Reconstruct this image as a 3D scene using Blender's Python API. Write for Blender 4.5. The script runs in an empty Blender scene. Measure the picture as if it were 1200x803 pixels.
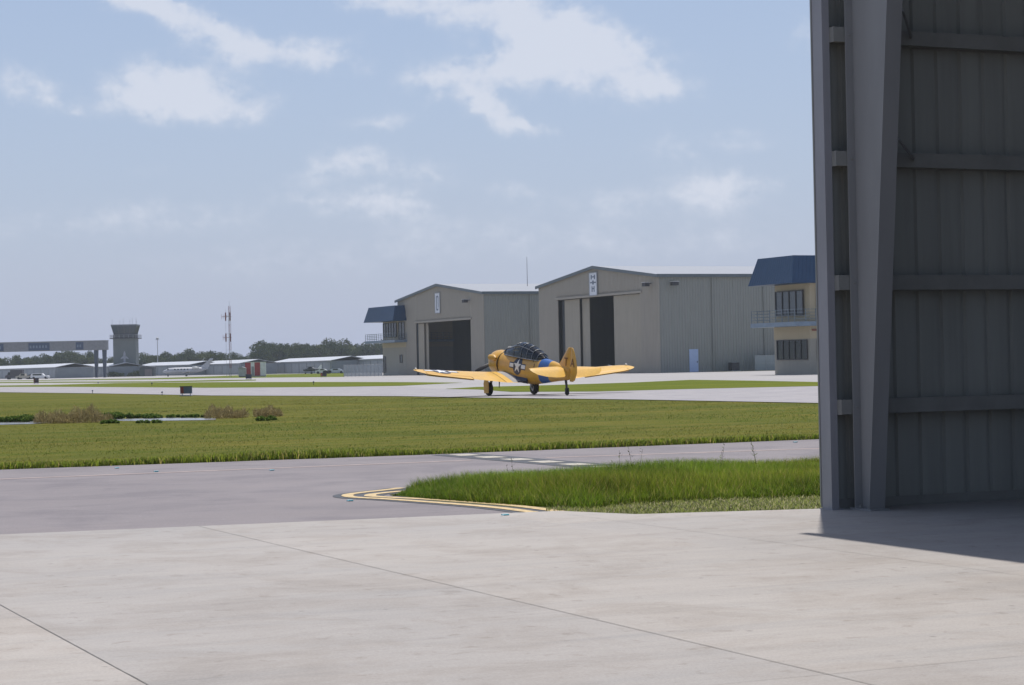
import bpy, math, random
import numpy as np
from mathutils import Vector, Matrix, Quaternion
R = math.radians
random.seed(7); rng = np.random.default_rng(7)
scene = bpy.context.scene
COL = scene.collection
# ------------------------------------------------------------------ camera
H = 1.6; F = 2400.0; ROLL = 0.020; PITCH = math.atan(25.5/F)
fwd = Vector((0, math.cos(PITCH), math.sin(PITCH)))
right0 = Vector((1, 0, 0)); up0 = right0.cross(fwd)
right = right0*math.cos(ROLL) - up0*math.sin(ROLL)
up = up0*math.cos(ROLL) + right0*math.sin(ROLL)
CP = Vector((0, 0, H))
cam = bpy.data.objects.new('camera', bpy.data.cameras.new('camera')); COL.objects.link(cam)
m = Matrix((right, up, -fwd)).transposed().to_4x4(); m.translation = CP
cam.matrix_world = m
cam.data.sensor_width = 36; cam.data.lens = 36*F/1200; cam.data.clip_end = 5000; cam.data.clip_start = .1
scene.camera = cam
def ray(px, py): return fwd*F + right*(px-600) - up*(py-401.5)
def G(px, py, z=0.0):
    """where the surveyed sight line through a photo point meets the ground"""
    d = ray(px, py); t = (z-H)/d.z; p = CP + d*t
    return (p.x, p.y)
def AT(px, D):                      # ground position at depth D
    return ((px-600)/F*D, D)
ANG = math.atan2(-.91, .41)         # the airfield grid
u = Vector((math.cos(ANG), math.sin(ANG))); v = Vector((-u.y, u.x))

# ------------------------------------------------------------------ helpers
class MB:
    def __init__(s): s.v = []; s.f = []; s.m = []; s.T = None
    def add(s, vs, fs, mi=0):
        o = len(s.v)
        if s.T is not None: vs = [s.T @ Vector(p) for p in vs]
        s.v += [tuple(p) for p in vs]; s.f += [tuple(i+o for i in f) for f in fs]; s.m += [mi]*len(fs)
    def box(s, x0, x1, y0, y1, z0, z1, mi=0):
        vs = [(x, y, z) for z in (z0, z1) for y in (y0, y1) for x in (x0, x1)]
        s.add(vs, [(0,2,3,1),(4,5,7,6),(0,1,5,4),(2,6,7,3),(0,4,6,2),(1,3,7,5)], mi); return s
    def prism(s, pts, h0, h1, axis='z', mi=0):
        n = len(pts)
        def P(a, b, c): return {'z': (a, b, c), 'y': (a, c, b), 'x': (c, a, b)}[axis]
        vs = [P(a, b, h0) for a, b in pts] + [P(a, b, h1) for a, b in pts]
        fs = [tuple(range(n-1, -1, -1)), tuple(range(n, 2*n))] + [(i, (i+1) % n, n+(i+1) % n, n+i) for i in range(n)]
        s.add(vs, fs, mi); return s
    def tube(s, p0, p1, r0, r1=None, n=8, mi=0, cap=True):
        if r1 is None: r1 = r0
        p0 = Vector(p0); p1 = Vector(p1); d = (p1-p0).normalized()
        a = d.orthogonal().normalized(); b = d.cross(a)
        vs = []
        for p, r in ((p0, r0), (p1, r1)):
            for i in range(n):
                t = 2*math.pi*i/n; vs.append(p + a*(r*math.cos(t)) + b*(r*math.sin(t)))
        fs = [(i, (i+1) % n, n+(i+1) % n, n+i) for i in range(n)]
        if cap: fs += [tuple(range(n-1, -1, -1)), tuple(range(n, 2*n))]
        s.add(vs, fs, mi); return s
    def lathe(s, prof, origin, axis, n=20, mi=0):      # prof: (distance along axis, radius)
        o = Vector(origin); d = Vector(axis).normalized(); a = d.orthogonal().normalized(); b = d.cross(a)
        vs = [o + d*h + a*(r*math.cos(2*math.pi*i/n)) + b*(r*math.sin(2*math.pi*i/n)) for h, r in prof for i in range(n)]
        fs = [(k*n+i, k*n+(i+1) % n, (k+1)*n+(i+1) % n, (k+1)*n+i) for k in range(len(prof)-1) for i in range(n)]
        s.add(vs, fs, mi); return s
    def rings(s, rs, mi=0, caps=True, mif=None):
        n = len(rs[0]); vs = [p for r in rs for p in r]; o = len(s.v)
        for k in range(len(rs)-1):
            pass
        fs = []; ms = []
        for k in range(len(rs)-1):
            for i in range(n):
                fs.append((k*n+i, k*n+(i+1) % n, (k+1)*n+(i+1) % n, (k+1)*n+i)); ms.append(mif(k) if mif else mi)
        if caps:
            fs += [tuple(range(n-1, -1, -1)), tuple((len(rs)-1)*n+i for i in range(n))]; ms += [ms[0], ms[-1]]
        s.add(vs, fs, mi); s.m[-len(ms):] = ms; return s
    def build(s, name, mats, parent=None, smooth=False, angle=40):
        me = bpy.data.meshes.new(name); me.from_pydata(s.v, [], s.f)
        if not isinstance(mats, (list, tuple)): mats = [mats]
        for mm in mats: me.materials.append(mm)
        me.polygons.foreach_set('material_index', s.m)
        if smooth:
            me.polygons.foreach_set('use_smooth', [True]*len(s.f))
            try: me.set_sharp_from_angle(angle=R(angle))
            except Exception: pass
        me.update(); me.validate()
        o = bpy.data.objects.new(name, me); COL.objects.link(o)
        if parent: o.parent = parent
        return o
def tag(o, label=None, cat=None, group=None, kind=None):
    if label: o['label'] = label
    if cat: o['category'] = cat
    if group: o['group'] = group
    if kind: o['kind'] = kind
    return o
def thing(name, loc, label, cat, group=None, rz=0):
    o = bpy.data.objects.new(name, None); COL.objects.link(o); o.empty_display_size = .3
    o.location = (loc[0], loc[1], loc[2] if len(loc) > 2 else 0); o.rotation_euler = (0, 0, rz)
    return tag(o, label, cat, group)
def dup(root, loc, rz, label, scale=1.0, group=None):
    def cp(o, par):
        c = o.copy(); COL.objects.link(c); c.parent = par
        for ch in list(o.children): cp(ch, c)
        return c
    r = cp(root, None); r.location = (loc[0], loc[1], loc[2] if len(loc) > 2 else 0)
    r.rotation_euler = (0, 0, rz); r.scale = (scale,)*3 if not isinstance(scale, tuple) else scale; r['label'] = label
    if group: r['group'] = group
    return r

# ------------------------------------------------------------------ materials
def nodes(name):
    m = bpy.data.materials.new(name); m.use_nodes = True; nt = m.node_tree
    return m, nt, nt.nodes['Principled BSDF']
def N(nt, t, **kw):
    n = nt.nodes.new(t)
    for k, val in kw.items():
        if k.startswith('i_'):
            key = k[2:]; key = int(key) if key.isdigit() else key.replace('_', ' ')
            n.inputs[key].default_value = val
        else: setattr(n, k, val)
    return n
def mixc(nt, fac, a, b, mode='MIX'):
    n = nt.nodes.new('ShaderNodeMix'); n.data_type = 'RGBA'; n.blend_type = mode
    for k, val in ((0, fac), (6, a), (7, b)):
        if isinstance(val, bpy.types.NodeSocket): nt.links.new(val, n.inputs[k])
        elif k == 0: n.inputs[0].default_value = val
        else: n.inputs[k].default_value = (*val, 1) if len(val) == 3 else val
    return n.outputs[2]
def noise(nt, scale, detail=5, rough=.6, stretch=None, rot=0, coord='Object', dist=0):
    tc = N(nt, 'ShaderNodeTexCoord'); src = tc.outputs[coord]
    if stretch or rot:
        mp = N(nt, 'ShaderNodeMapping'); mp.inputs['Scale'].default_value = stretch or (1, 1, 1)
        mp0 = N(nt, 'ShaderNodeMapping'); mp0.inputs['Rotation'].default_value = (0, 0, rot)
        nt.links.new(src, mp0.inputs[0]); nt.links.new(mp0.outputs[0], mp.inputs[0]); src = mp.outputs[0]
    n = N(nt, 'ShaderNodeTexNoise'); n.inputs['Scale'].default_value = scale
    n.inputs['Detail'].default_value = detail; n.inputs['Roughness'].default_value = rough; n.inputs['Distortion'].default_value = dist
    nt.links.new(src, n.inputs['Vector']); return n.outputs[0]
def ramp(nt, fac, stops):
    r = N(nt, 'ShaderNodeValToRGB'); el = r.color_ramp.elements
    while len(el) < len(stops): el.new(.5)
    for e, (p, c) in zip(el, stops): e.position = p; e.color = (*c, 1) if len(c) == 3 else c
    nt.links.new(fac, r.inputs[0]); return r.outputs[0]
def bump(nt, b, h, strength=.3, dist=.02):
    bn = N(nt, 'ShaderNodeBump'); bn.inputs['Strength'].default_value = strength; bn.inputs['Distance'].default_value = dist
    nt.links.new(h, bn.inputs['Height']); nt.links.new(bn.outputs[0], b.inputs['Normal'])
MAT = {}
def pbr(name, c, rough=.55, metal=0, var=.15, vs=1.5, spec=None, bmp=0, stretch=None, coat=0):
    if name in MAT: return MAT[name]
    m, nt, b = nodes(name)
    n = noise(nt, vs, 6, .65, stretch)
    lo = tuple(x*(1-var) for x in c); hi = tuple(min(1, x*(1+var)) for x in c)
    nt.links.new(ramp(nt, n, [(.3, lo), (.7, hi)]), b.inputs['Base Color'])
    b.inputs['Roughness'].default_value = rough; b.inputs['Metallic'].default_value = metal
    if spec is not None: b.inputs['Specular IOR Level'].default_value = spec
    if coat: b.inputs['Coat Weight'].default_value = coat; b.inputs['Coat Roughness'].default_value = .1
    if bmp: bump(nt, b, noise(nt, vs*12, 4), bmp)
    MAT[name] = m; return m

def concrete_mat():
    m, nt, b = nodes('apron_concrete')
    big = noise(nt, .22, 5, .6, (1, 1, 1), 0)
    streak = noise(nt, 1.0, 6, .65, (2.6, .22, 1), -ANG, dist=.4)     # drag marks run along v
    streak2 = noise(nt, 3.4, 5, .7, (5, .25, 1), -ANG)
    fine = noise(nt, 60, 3, .7)
    c = ramp(nt, big, [(.32, (.30, .288, .275)), (.5, (.375, .345, .315)), (.68, (.40, .378, .35))])
    c = mixc(nt, .42, c, ramp(nt, streak, [(.3, (.275, .272, .268)), (.5, (.385, .352, .322)), (.72, (.44, .41, .38))]))
    c = mixc(nt, .16, c, ramp(nt, streak2, [(.35, (.24, .235, .235)), (.65, (.47, .44, .41))]))
    c = mixc(nt, .25, c, ramp(nt, fine, [(.3, (.17, .165, .16)), (.7, (.46, .445, .42))]))
    # tone of each slab
    tc0 = N(nt, 'ShaderNodeTexCoord'); mr0 = N(nt, 'ShaderNodeMapping'); mr0.inputs['Rotation'].default_value = (0, 0, -ANG); nt.links.new(tc0.outputs['Object'], mr0.inputs[0])
    md = N(nt, 'ShaderNodeMapping'); md.inputs['Scale'].default_value = (1/(SPJ*1.55), 1/SPJ, 0); md.inputs['Location'].default_value = (-A0J/(SPJ*1.55), -B0J/SPJ, 0); nt.links.new(mr0.outputs[0], md.inputs[0])
    fl = N(nt, 'ShaderNodeVectorMath', operation='FLOOR'); nt.links.new(md.outputs[0], fl.inputs[0]); wn_ = N(nt, 'ShaderNodeTexWhiteNoise'); nt.links.new(fl.outputs[0], wn_.inputs[0])
    c = mixc(nt, 1.0, c, ramp(nt, wn_.outputs[0], [(0, (.92, .92, .93)), (1, (1.04, 1.02, 1.0))]), 'MULTIPLY')
    # old stains and drips
    st1 = noise(nt, .9, 7, .7, dist=.6); st2 = noise(nt, 5.5, 4, .6, dist=.3)
    c = mixc(nt, 1.0, c, ramp(nt, st1, [(.46, (1, 1, 1)), (.56, (.93, .915, .90)), (.68, (.84, .82, .80))]), 'MULTIPLY')
    c = mixc(nt, 1.0, c, ramp(nt, st2, [(.60, (1, 1, 1)), (.70, (.84, .82, .80))]), 'MULTIPLY')
    # scattered specks of grit
    vo = N(nt, 'ShaderNodeTexVoronoi'); vo.inputs['Scale'].default_value = 2.6
    tc = N(nt, 'ShaderNodeTexCoord'); nt.links.new(tc.outputs['Object'], vo.inputs['Vector'])
    sp = ramp(nt, vo.outputs['Distance'], [(.0, (1, 1, 1)), (.075, (0, 0, 0))])
    c = mixc(nt, sp, c, (.16, .15, .14))
    nt.links.new(c, b.inputs['Base Color']); b.inputs['Roughness'].default_value = .85
    bump(nt, b, fine, .25, .004); return m
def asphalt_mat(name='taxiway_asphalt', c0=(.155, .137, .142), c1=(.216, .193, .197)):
    m, nt, b = nodes(name)
    big = noise(nt, .25, 5, .6, (1, 1, 1)); st = noise(nt, 1.2, 6, .65, (3, .3, 1), -ANG)
    fine = noise(nt, 45, 4, .8)
    c = ramp(nt, big, [(.3, c0), (.7, c1)])
    c = mixc(nt, .4, c, ramp(nt, st, [(.3, c0), (.7, tuple(x*1.12 for x in c1))]))
    c = mixc(nt, .35, c, ramp(nt, fine, [(.3, tuple(x*.5 for x in c0)), (.7, tuple(x*1.5 for x in c1))]))
    vo = N(nt, 'ShaderNodeTexVoronoi'); vo.inputs['Scale'].default_value = 3.2; tc = N(nt, 'ShaderNodeTexCoord'); nt.links.new(tc.outputs['Object'], vo.inputs['Vector'])
    c = mixc(nt, ramp(nt, vo.outputs['Distance'], [(.0, (1, 1, 1)), (.07, (0, 0, 0))]), c, (.34, .33, .32))
    pt = noise(nt, .55, 6, .7, dist=.5); c = mixc(nt, 1.0, c, ramp(nt, pt, [(.38, (.84, .84, .86)), (.5, (1, 1, 1)), (.66, (1.08, 1.07, 1.05))]), 'MULTIPLY')
    nt.links.new(c, b.inputs['Base Color']); b.inputs['Roughness'].default_value = .8
    bump(nt, b, fine, .4, .006); return m
def farconc_mat():
    m, nt, b = nodes('far_concrete')
    big = noise(nt, .05, 6, .6, (1, 1, 1)); st = noise(nt, .5, 5, .6, (3, .2, 1), -ANG)
    c = ramp(nt, big, [(.3, (.29, .278, .272)), (.7, (.37, .352, .338))])
    c = mixc(nt, .45, c, ramp(nt, st, [(.3, (.255, .245, .24)), (.7, (.40, .38, .365))]))
    nt.links.new(c, b.inputs['Base Color']); b.inputs['Roughness'].default_value = .85; return m
def grassground_mat(name, cs, s=.12):
    m, nt, b = nodes(name)
    swath = noise(nt, 1.0, 5, .62, (.95, .13, 1), -ANG, dist=.5); swath2 = noise(nt, .22, 4, .6, (1, .16, 1), -ANG)
    n1 = noise(nt, s, 7, .62, (1, 1, 1), dist=.3); n2 = noise(nt, s*7, 6, .7, (1.6, .5, 1)); n3 = noise(nt, 9, 4, .8)
    c = ramp(nt, n1, [(.32, cs[0]), (.5, cs[1]), (.68, cs[2])])
    c = mixc(nt, .45, c, ramp(nt, n2, [(.35, cs[0]), (.65, cs[2])]))
    c = mixc(nt, .6, c, ramp(nt, swath, [(.36, cs[0]), (.64, cs[2])]))
    c = mixc(nt, 1.0, c, ramp(nt, swath2, [(.35, (.74, .82, .76)), (.65, (1.22, 1.08, 1.1))]), 'MULTIPLY')
    c = mixc(nt, .28, c, ramp(nt, n3, [(.3, tuple(x*.45 for x in cs[0])), (.7, tuple(x*1.35 for x in cs[2]))]))
    nt.links.new(c, b.inputs['Base Color']); b.inputs['Roughness'].default_value = .9
    b.inputs['Specular IOR Level'].default_value = .04
    bump(nt, b, n3, .8, .05); return m
def leaf_mat(name, c, attr=True, trans=.25, upn=0):
    m, nt, b = nodes(name)
    if attr:
        a = N(nt, 'ShaderNodeAttribute'); a.attribute_name = 'tint'; nt.links.new(a.outputs['Color'], b.inputs['Base Color']); src = a.outputs['Color']
    else:
        src = ramp(nt, noise(nt, .5, 5), [(.3, tuple(x*.7 for x in c)), (.7, tuple(x*1.35 for x in c))]); nt.links.new(src, b.inputs['Base Color'])
    b.inputs['Roughness'].default_value = .7; b.inputs['Specular IOR Level'].default_value = .08
    tr = N(nt, 'ShaderNodeBsdfTranslucent'); nt.links.new(src, tr.inputs[0])
    if upn:
        ge = N(nt, 'ShaderNodeNewGeometry'); va = N(nt, 'ShaderNodeVectorMath', operation='MULTIPLY_ADD'); nt.links.new(ge.outputs['Normal'], va.inputs[0]); va.inputs[1].default_value = (1-upn,)*3; va.inputs[2].default_value = (0, 0, upn)
        vn = N(nt, 'ShaderNodeVectorMath', operation='NORMALIZE'); nt.links.new(va.outputs[0], vn.inputs[0]); nt.links.new(vn.outputs[0], b.inputs['Normal'])
    mx = N(nt, 'ShaderNodeMixShader'); mx.inputs[0].default_value = trans
    nt.links.new(b.outputs[0], mx.inputs[1]); nt.links.new(tr.outputs[0], mx.inputs[2])
    nt.links.new(mx.outputs[0], nt.nodes['Material Output'].inputs[0]); return m
def panel_mat(name, c, rough=.5, var=.08):
    """painted ribbed steel with sheet to sheet tone and rain streaks"""
    m, nt, b = nodes(name)
    st = noise(nt, 1.5, 5, .65, (2.2, 2.2, .12)); n2 = noise(nt, .5, 5, .6)
    c1 = ramp(nt, st, [(.3, tuple(x*(1-var*3) for x in c)), (.55, c), (.75, tuple(x*(1+var) for x in c))])
    c2 = ramp(nt, n2, [(.3, tuple(x*(1-var) for x in c)), (.7, tuple(x*(1+var) for x in c))])
    nt.links.new(mixc(nt, .5, c1, c2), b.inputs['Base Color'])
    b.inputs['Roughness'].default_value = rough; b.inputs['Specular IOR Level'].default_value = .3; return m
def glass_mat(name, tint=(.8, .85, .9), refl=.12):
    m, nt, b = nodes(name); nt.nodes.remove(b)
    tr = N(nt, 'ShaderNodeBsdfTransparent'); tr.inputs[0].default_value = (*tint, 1)
    gl = N(nt, 'ShaderNodeBsdfGlossy'); gl.inputs['Roughness'].default_value = .04
    fr = N(nt, 'ShaderNodeFresnel'); fr.inputs[0].default_value = 1.5
    ad = N(nt, 'ShaderNodeMath', operation='ADD'); ad.inputs[1].default_value = refl; nt.links.new(fr.outputs[0], ad.inputs[0])
    mx = N(nt, 'ShaderNodeMixShader'); nt.links.new(ad.outputs[0], mx.inputs[0]); nt.links.new(tr.outputs[0], mx.inputs[1]); nt.links.new(gl.outputs[0], mx.inputs[2])
    nt.links.new(mx.outputs[0], nt.nodes['Material Output'].inputs[0]); return m

_b0 = Vector(G(240, 622)).dot(v); _b3 = Vector(G(965, 600)).dot(v); SPJ = (_b3-_b0)/2; B0J = _b0; A0J = Vector(G(655, 602)).dot(u)+1.6
M_conc = concrete_mat(); M_asph = asphalt_mat(); M_farc = farconc_mat()
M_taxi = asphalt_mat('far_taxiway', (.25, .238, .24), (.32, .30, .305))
M_field = grassground_mat('field_grass', ((.046, .086, .009), (.092, .124, .013), (.170, .146, .034)))
M_strip = grassground_mat('strip_grass', ((.08, .125, .012), (.115, .15, .014), (.155, .165, .022)))
M_short = grassground_mat('short_grass', ((.09, .115, .04), (.12, .14, .055), (.16, .165, .08)), .6)
M_blade = leaf_mat('grass_blade', None, trans=.2, upn=.85)
M_leaf = leaf_mat('tree_leaf', None, trans=.3)
M_yel = pbr('marking_yellow', (.54, .40, .20), .7, var=.35, vs=14)
M_pale = pbr('marking_pale', (.42, .385, .32), .7, var=.35, vs=14)
M_line = pbr('marking_faded', (.36, .285, .26), .75, var=.25, vs=3)
M_blk = pbr('marking_black', (.055, .06, .07), .75, var=.3, vs=6)
M_joint = pbr('joint_sealant', (.20, .19, .175), .8, var=.55, vs=3)
M_jointf = pbr('joint_faint', (.25, .235, .22), .8, var=.3, vs=1.2)
M_hgray = panel_mat('hangar_inside_panel', (.30, .305, .28), .55, .09)
M_steel = pbr('primed_steel', (.25, .25, .25), .5, var=.10, vs=1.6, stretch=(1, 1, .3))
M_girt = pbr('girt_steel', (.23, .23, .215), .5, var=.12, vs=2)
M_post = pbr('post_steel', (.285, .282, .30), .5, var=.12, vs=1.6, stretch=(1, 1, .3))
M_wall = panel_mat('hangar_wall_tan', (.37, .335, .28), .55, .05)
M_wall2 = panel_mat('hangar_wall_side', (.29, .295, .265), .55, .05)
M_door = panel_mat('hangar_door_tan', (.40, .36, .29), .55, .06)
M_roofw = panel_mat('roof_galvanised', (.34, .35, .365), .45, .04)
M_trim = pbr('eave_trim', (.12, .145, .16), .5)
M_blue = panel_mat('roof_blue', (.03, .068, .135), .45, .08)
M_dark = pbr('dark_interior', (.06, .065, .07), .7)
M_cream = panel_mat('office_cream', (.46, .39, .265), .6, .04)
M_grayb = panel_mat('office_gray', (.34, .32, .27), .6, .04)
M_deck = pbr('deck_fascia', (.20, .26, .33), .5)
M_rail = pbr('rail_steel', (.16, .20, .23), .5)
M_glass = pbr('window_glass', (.05, .07, .075), .06, var=.3, spec=.9)
M_glassd = pbr('window_glass_dark', (.012, .022, .015), .1, var=.5, vs=1.0, spec=.4)
M_white = pbr('white_paint', (.75, .75, .74), .4, var=.06)
M_grey = pbr('grey_paint', (.35, .36, .37), .5)
M_gd = pbr('dark_grey', (.05, .05, .055), .6)
M_red = pbr('red_paint', (.45, .06, .05), .5)
M_tyre = pbr('tyre_rubber', (.02, .02, .022), .8)
M_chrome = pbr('bare_metal', (.45, .45, .46), .3, metal=.8)

# ------------------------------------------------------------------ ground sheets
def sheet(name, pts, z, mat, **kw):
    mb = MB(); mb.add([(x, y, z) for x, y in pts], [tuple(range(len(pts)))])
    o = mb.build(name, mat)
    if o.data.polygons[0].normal.z < 0: o.data.flip_normals()
    tag(o, kw.get('label'), None, None, 'structure'); return o
def ext(p, q, d):                  # point d metres beyond q on the line p-q
    p = Vector(p); q = Vector(q); r = q + (q-p).normalized()*d; return (r.x, r.y)
sheet('ground', [(-900, -80), (900, -80), (900, 1500), (-900, 1500)], 0, M_field)
# apron
aL, aI, aD, aR = G(0, 630), G(655, 602), G(745, 606), G(963, 599.5)
apron = [ext(aI, aL, 60), aI, aD, aR, ext(aD, aR, .2)]
P0 = Vector(G(965, 600)) + u*.275
SL0 = Vector(G(965, 600))
rr = P0 + v*70 + u*-.5
apron += [(P0.x + v.x*.0 - u.x*.3, P0.y - u.y*.3), (rr.x, rr.y), (rr.x + u.x*90, rr.y + u.y*90), (ext(aI, aL, 60)[0] + u.x*60, ext(aI, aL, 60)[1] + u.y*60)]
sheet('apron', apron, .030, M_conc)
# asphalt taxi lane
f0, f1, f2 = G(0, 552), G(480, 535), G(960, 516)
ap_in = [(aL[0]-.01, aL[1]-2), (aI[0]+3, aI[1]-3)]
al = [ext(f1, f0, 60), f0, f1, f2, ext(f1, f2, 70), (ext(f1, f2, 70)[0]+u.x*18, ext(f1, f2, 70)[1]+u.y*18), (aR[0]+.5, aR[1]-.3), (aD[0], aD[1]-.5), (aI[0], aI[1]-.5), (ext(aI, aL, 60)[0], ext(aI, aL, 60)[1]-.5)]
sheet('taxi_lane', al, .020, M_asph)
# grass island beyond the apron
isl_near = [G(456, 582), G(505, 589.3), G(580, 595), G(655, 602.0), G(745, 606), G(963, 599.5)]
tailp = P0 + v*60
isl = isl_near + [(tailp.x - u.x*.6, tailp.y - u.y*.6)]
islfar = [AT(458, 25.0), AT(480, 25.9), AT(540, 26.3), AT(600, 26.5), AT(760, 27.3), AT(960, 28.9)]
tf = ext(islfar[-2], islfar[-1], 60)
sheet('grass_island', isl + [tf] + islfar[::-1], .026, M_short)
# far side: second taxiway, then the hangar apron
top = [G(-60, 459.3), G(0, 460), G(120, 461.5), G(250, 464), G(470, 464.8), G(560, 466.5), G(640, 467.5), G(750, 469), G(960, 473)]
tl = ext(top[1], top[0], 120); tr_ = ext(top[-2], top[-1], 120)
sheet('far_apron', [tl] + top + [tr_, (500, 60), (880, 700), (-880, 1060), (-880, 200)], .020, M_farc)
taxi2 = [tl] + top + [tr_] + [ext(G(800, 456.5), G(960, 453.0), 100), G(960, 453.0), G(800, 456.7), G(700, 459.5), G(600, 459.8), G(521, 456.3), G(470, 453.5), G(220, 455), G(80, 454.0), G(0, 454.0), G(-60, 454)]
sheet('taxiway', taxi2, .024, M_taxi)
def strip(pp):  sheet('grass_verge', [G(a, b) for a, b in pp], .030, M_strip)
strip([(521, 456.3), (560, 457), (600, 460), (700, 459.5), (800, 456.7), (960, 453), (1300, 446), (1300, 441), (960, 448.3), (880, 446.6), (810, 445.6), (740, 448.8), (640, 452.0), (560, 454.0)])
strip([(-40, 453.8), (60, 453.6), (135, 454), (250, 454.9), (400, 453.7), (470, 452.6), (543, 448.9), (480, 448.3), (380, 448.0), (250, 448.2), (135, 449.3), (60, 451.3), (-40, 452.6)])
strip([(-40, 449.6), (60, 448.9), (180, 448.6), (255, 447.2), (300, 446.2), (300, 445.2), (255, 445.6), (180, 447.2), (60, 447.6), (-40, 448.3)])
strip([(60, 446.2), (180, 444.9), (255, 443.4), (280, 443.1), (403, 441.9), (403, 437.4), (300, 439.2), (255, 441.0), (180, 443.4), (60, 445.2)])
strip([(-40, 447.2), (20, 446.8), (60, 446.4), (60, 445.6), (20, 446.0), (-40, 446.5)])
# joints of the apron slabs
def line(name, p, q, w, z, mat):
    p = Vector(p); q = Vector(q); d = (q-p).normalized(); n = Vector((-d.y, d.x))*w/2
    return sheet(name, [tuple(p-n), tuple(q-n), tuple(q+n), tuple(p+n)], z, mat)
b0 = Vector(G(240, 622)).dot(v); b3 = SL0.dot(v)
sp = (b3-b0)/2
mb = MB(); mf = MB()
def quadline(m_, p, q, w, z=.034):
    d = (q-p).normalized(); n = Vector((-d.y, d.x))*w/2
    m_.add([(*(p-n), z), (*(q-n), z), (*(q+n), z), (*(p+n), z)], [(0, 1, 2, 3)])
dirA = (Vector(aI)-Vector(aL)).normalized()
for k in range(-14, 3):
    b = b0 + k*sp
    # start on the apron edge
    A0 = Vector(aL); # solve A0 + s*dirA . v = b
    s_ = (b - A0.dot(v))/dirA.dot(v); st = A0 + dirA*s_
    if k == 1: st = Vector(G(662, 606))
    if k == 2: continue
    quadline(mb, st + u*.05, st + u*55, .0065 if k != 1 else .005)
for j in range(1, 12):
    pc = Vector(aI) + u*(sp*j*1.55 + 1.6)
    quadline(mf, pc - v*60, pc + v*30, .004, .0335)
tag(mb.build('apron_joint', M_joint), kind='structure'); tag(mf.build('apron_joint', M_jointf), kind='structure')
# markings ----------------------------------------------------------
def poly_band(name, pix, w, z, mat):
    P = [Vector(G(a, b)) for a, b in pix]; mb = MB(); L = []; Rr = []
    # smooth (Catmull)
    Q = []
    for i in range(len(P)-1):
        p0 = P[max(i-1, 0)]; p1 = P[i]; p2 = P[i+1]; p3 = P[min(i+2, len(P)-1)]
        for t in [k/8 for k in range(8)]:
            Q.append(.5*((2*p1) + (p2-p0)*t + (2*p0-5*p1+4*p2-p3)*t*t + (3*p1-p0-3*p2+p3)*t*t*t))
    Q.append(P[-1])
    for i, p in enumerate(Q):
        d = (Q[min(i+1, len(Q)-1)]-Q[max(i-1, 0)]).normalized(); n = Vector((-d.y, d.x))*w/2
        L.append((*(p-n), z)); Rr.append((*(p+n), z))
    n = len(L); mb.add(L+Rr, [(i, i+1, n+i+1, n+i) for i in range(n-1)])
    return tag(mb.build(name, mat), kind='structure')
outer = [(470, 574.2), (455, 576.3), (425, 579.6), (408, 582.4), (414, 585.2), (455, 587.6), (540, 593.9), (590, 598.6), (627, 603.6)]
inner = [(470, 578.2), (457, 579.4), (440, 581.3), (434, 582.9), (442, 584.6), (505, 588.0), (580, 593.4), (620, 597.4), (656, 602.4)]
poly_band('marking_border', outer, .36, .024, M_blk); poly_band('marking_border', inner, .34, .0245, M_blk)
poly_band('edge_marking', outer, .145, .029, M_yel); poly_band('edge_marking', inner, .145, .029, M_yel)
c0 = Vector(G(536, 534.3)); dd = (Vector(G(716, 549.6))-c0); Lh = dd.length; dd.normalize(); nn = Vector((-dd.y, dd.x))
sheet('marking_border', [tuple(c0-nn*.42-dd*.2), tuple(c0-nn*.42+dd*(Lh+.6)), tuple(c0+nn*.42+dd*(Lh+.6)), tuple(c0+nn*.42-dd*.2)], .0242, M_blk)
for k in range(6):
    a = c0 + dd*(k*Lh/5.35+.03); b = a + dd*(Lh/5.35*.55)
    line('dash_marking', a, b, .40, .029, M_pale)
line('lane_line', G(-200, 571.5), G(552, 541.0), .17, .0235, M_line); line('lane_line', G(640, 538), G(1300, 515.5), .19, .0235, M_line)
# ditch water in the field
sheet('water', [G(-60, 499.5), G(40, 497.2), G(62, 495.6), G(40, 494.0), G(-60, 495)], .012, pbr('ditch_water', (.22, .22, .22), .22, var=.3))
sheet('water', [G(112, 493.6), G(180, 493.6), G(252, 492.6), G(254, 490.4), G(200, 490.2), G(150, 491.2), G(115, 491.8)], .012, MAT['ditch_water'])

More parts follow.
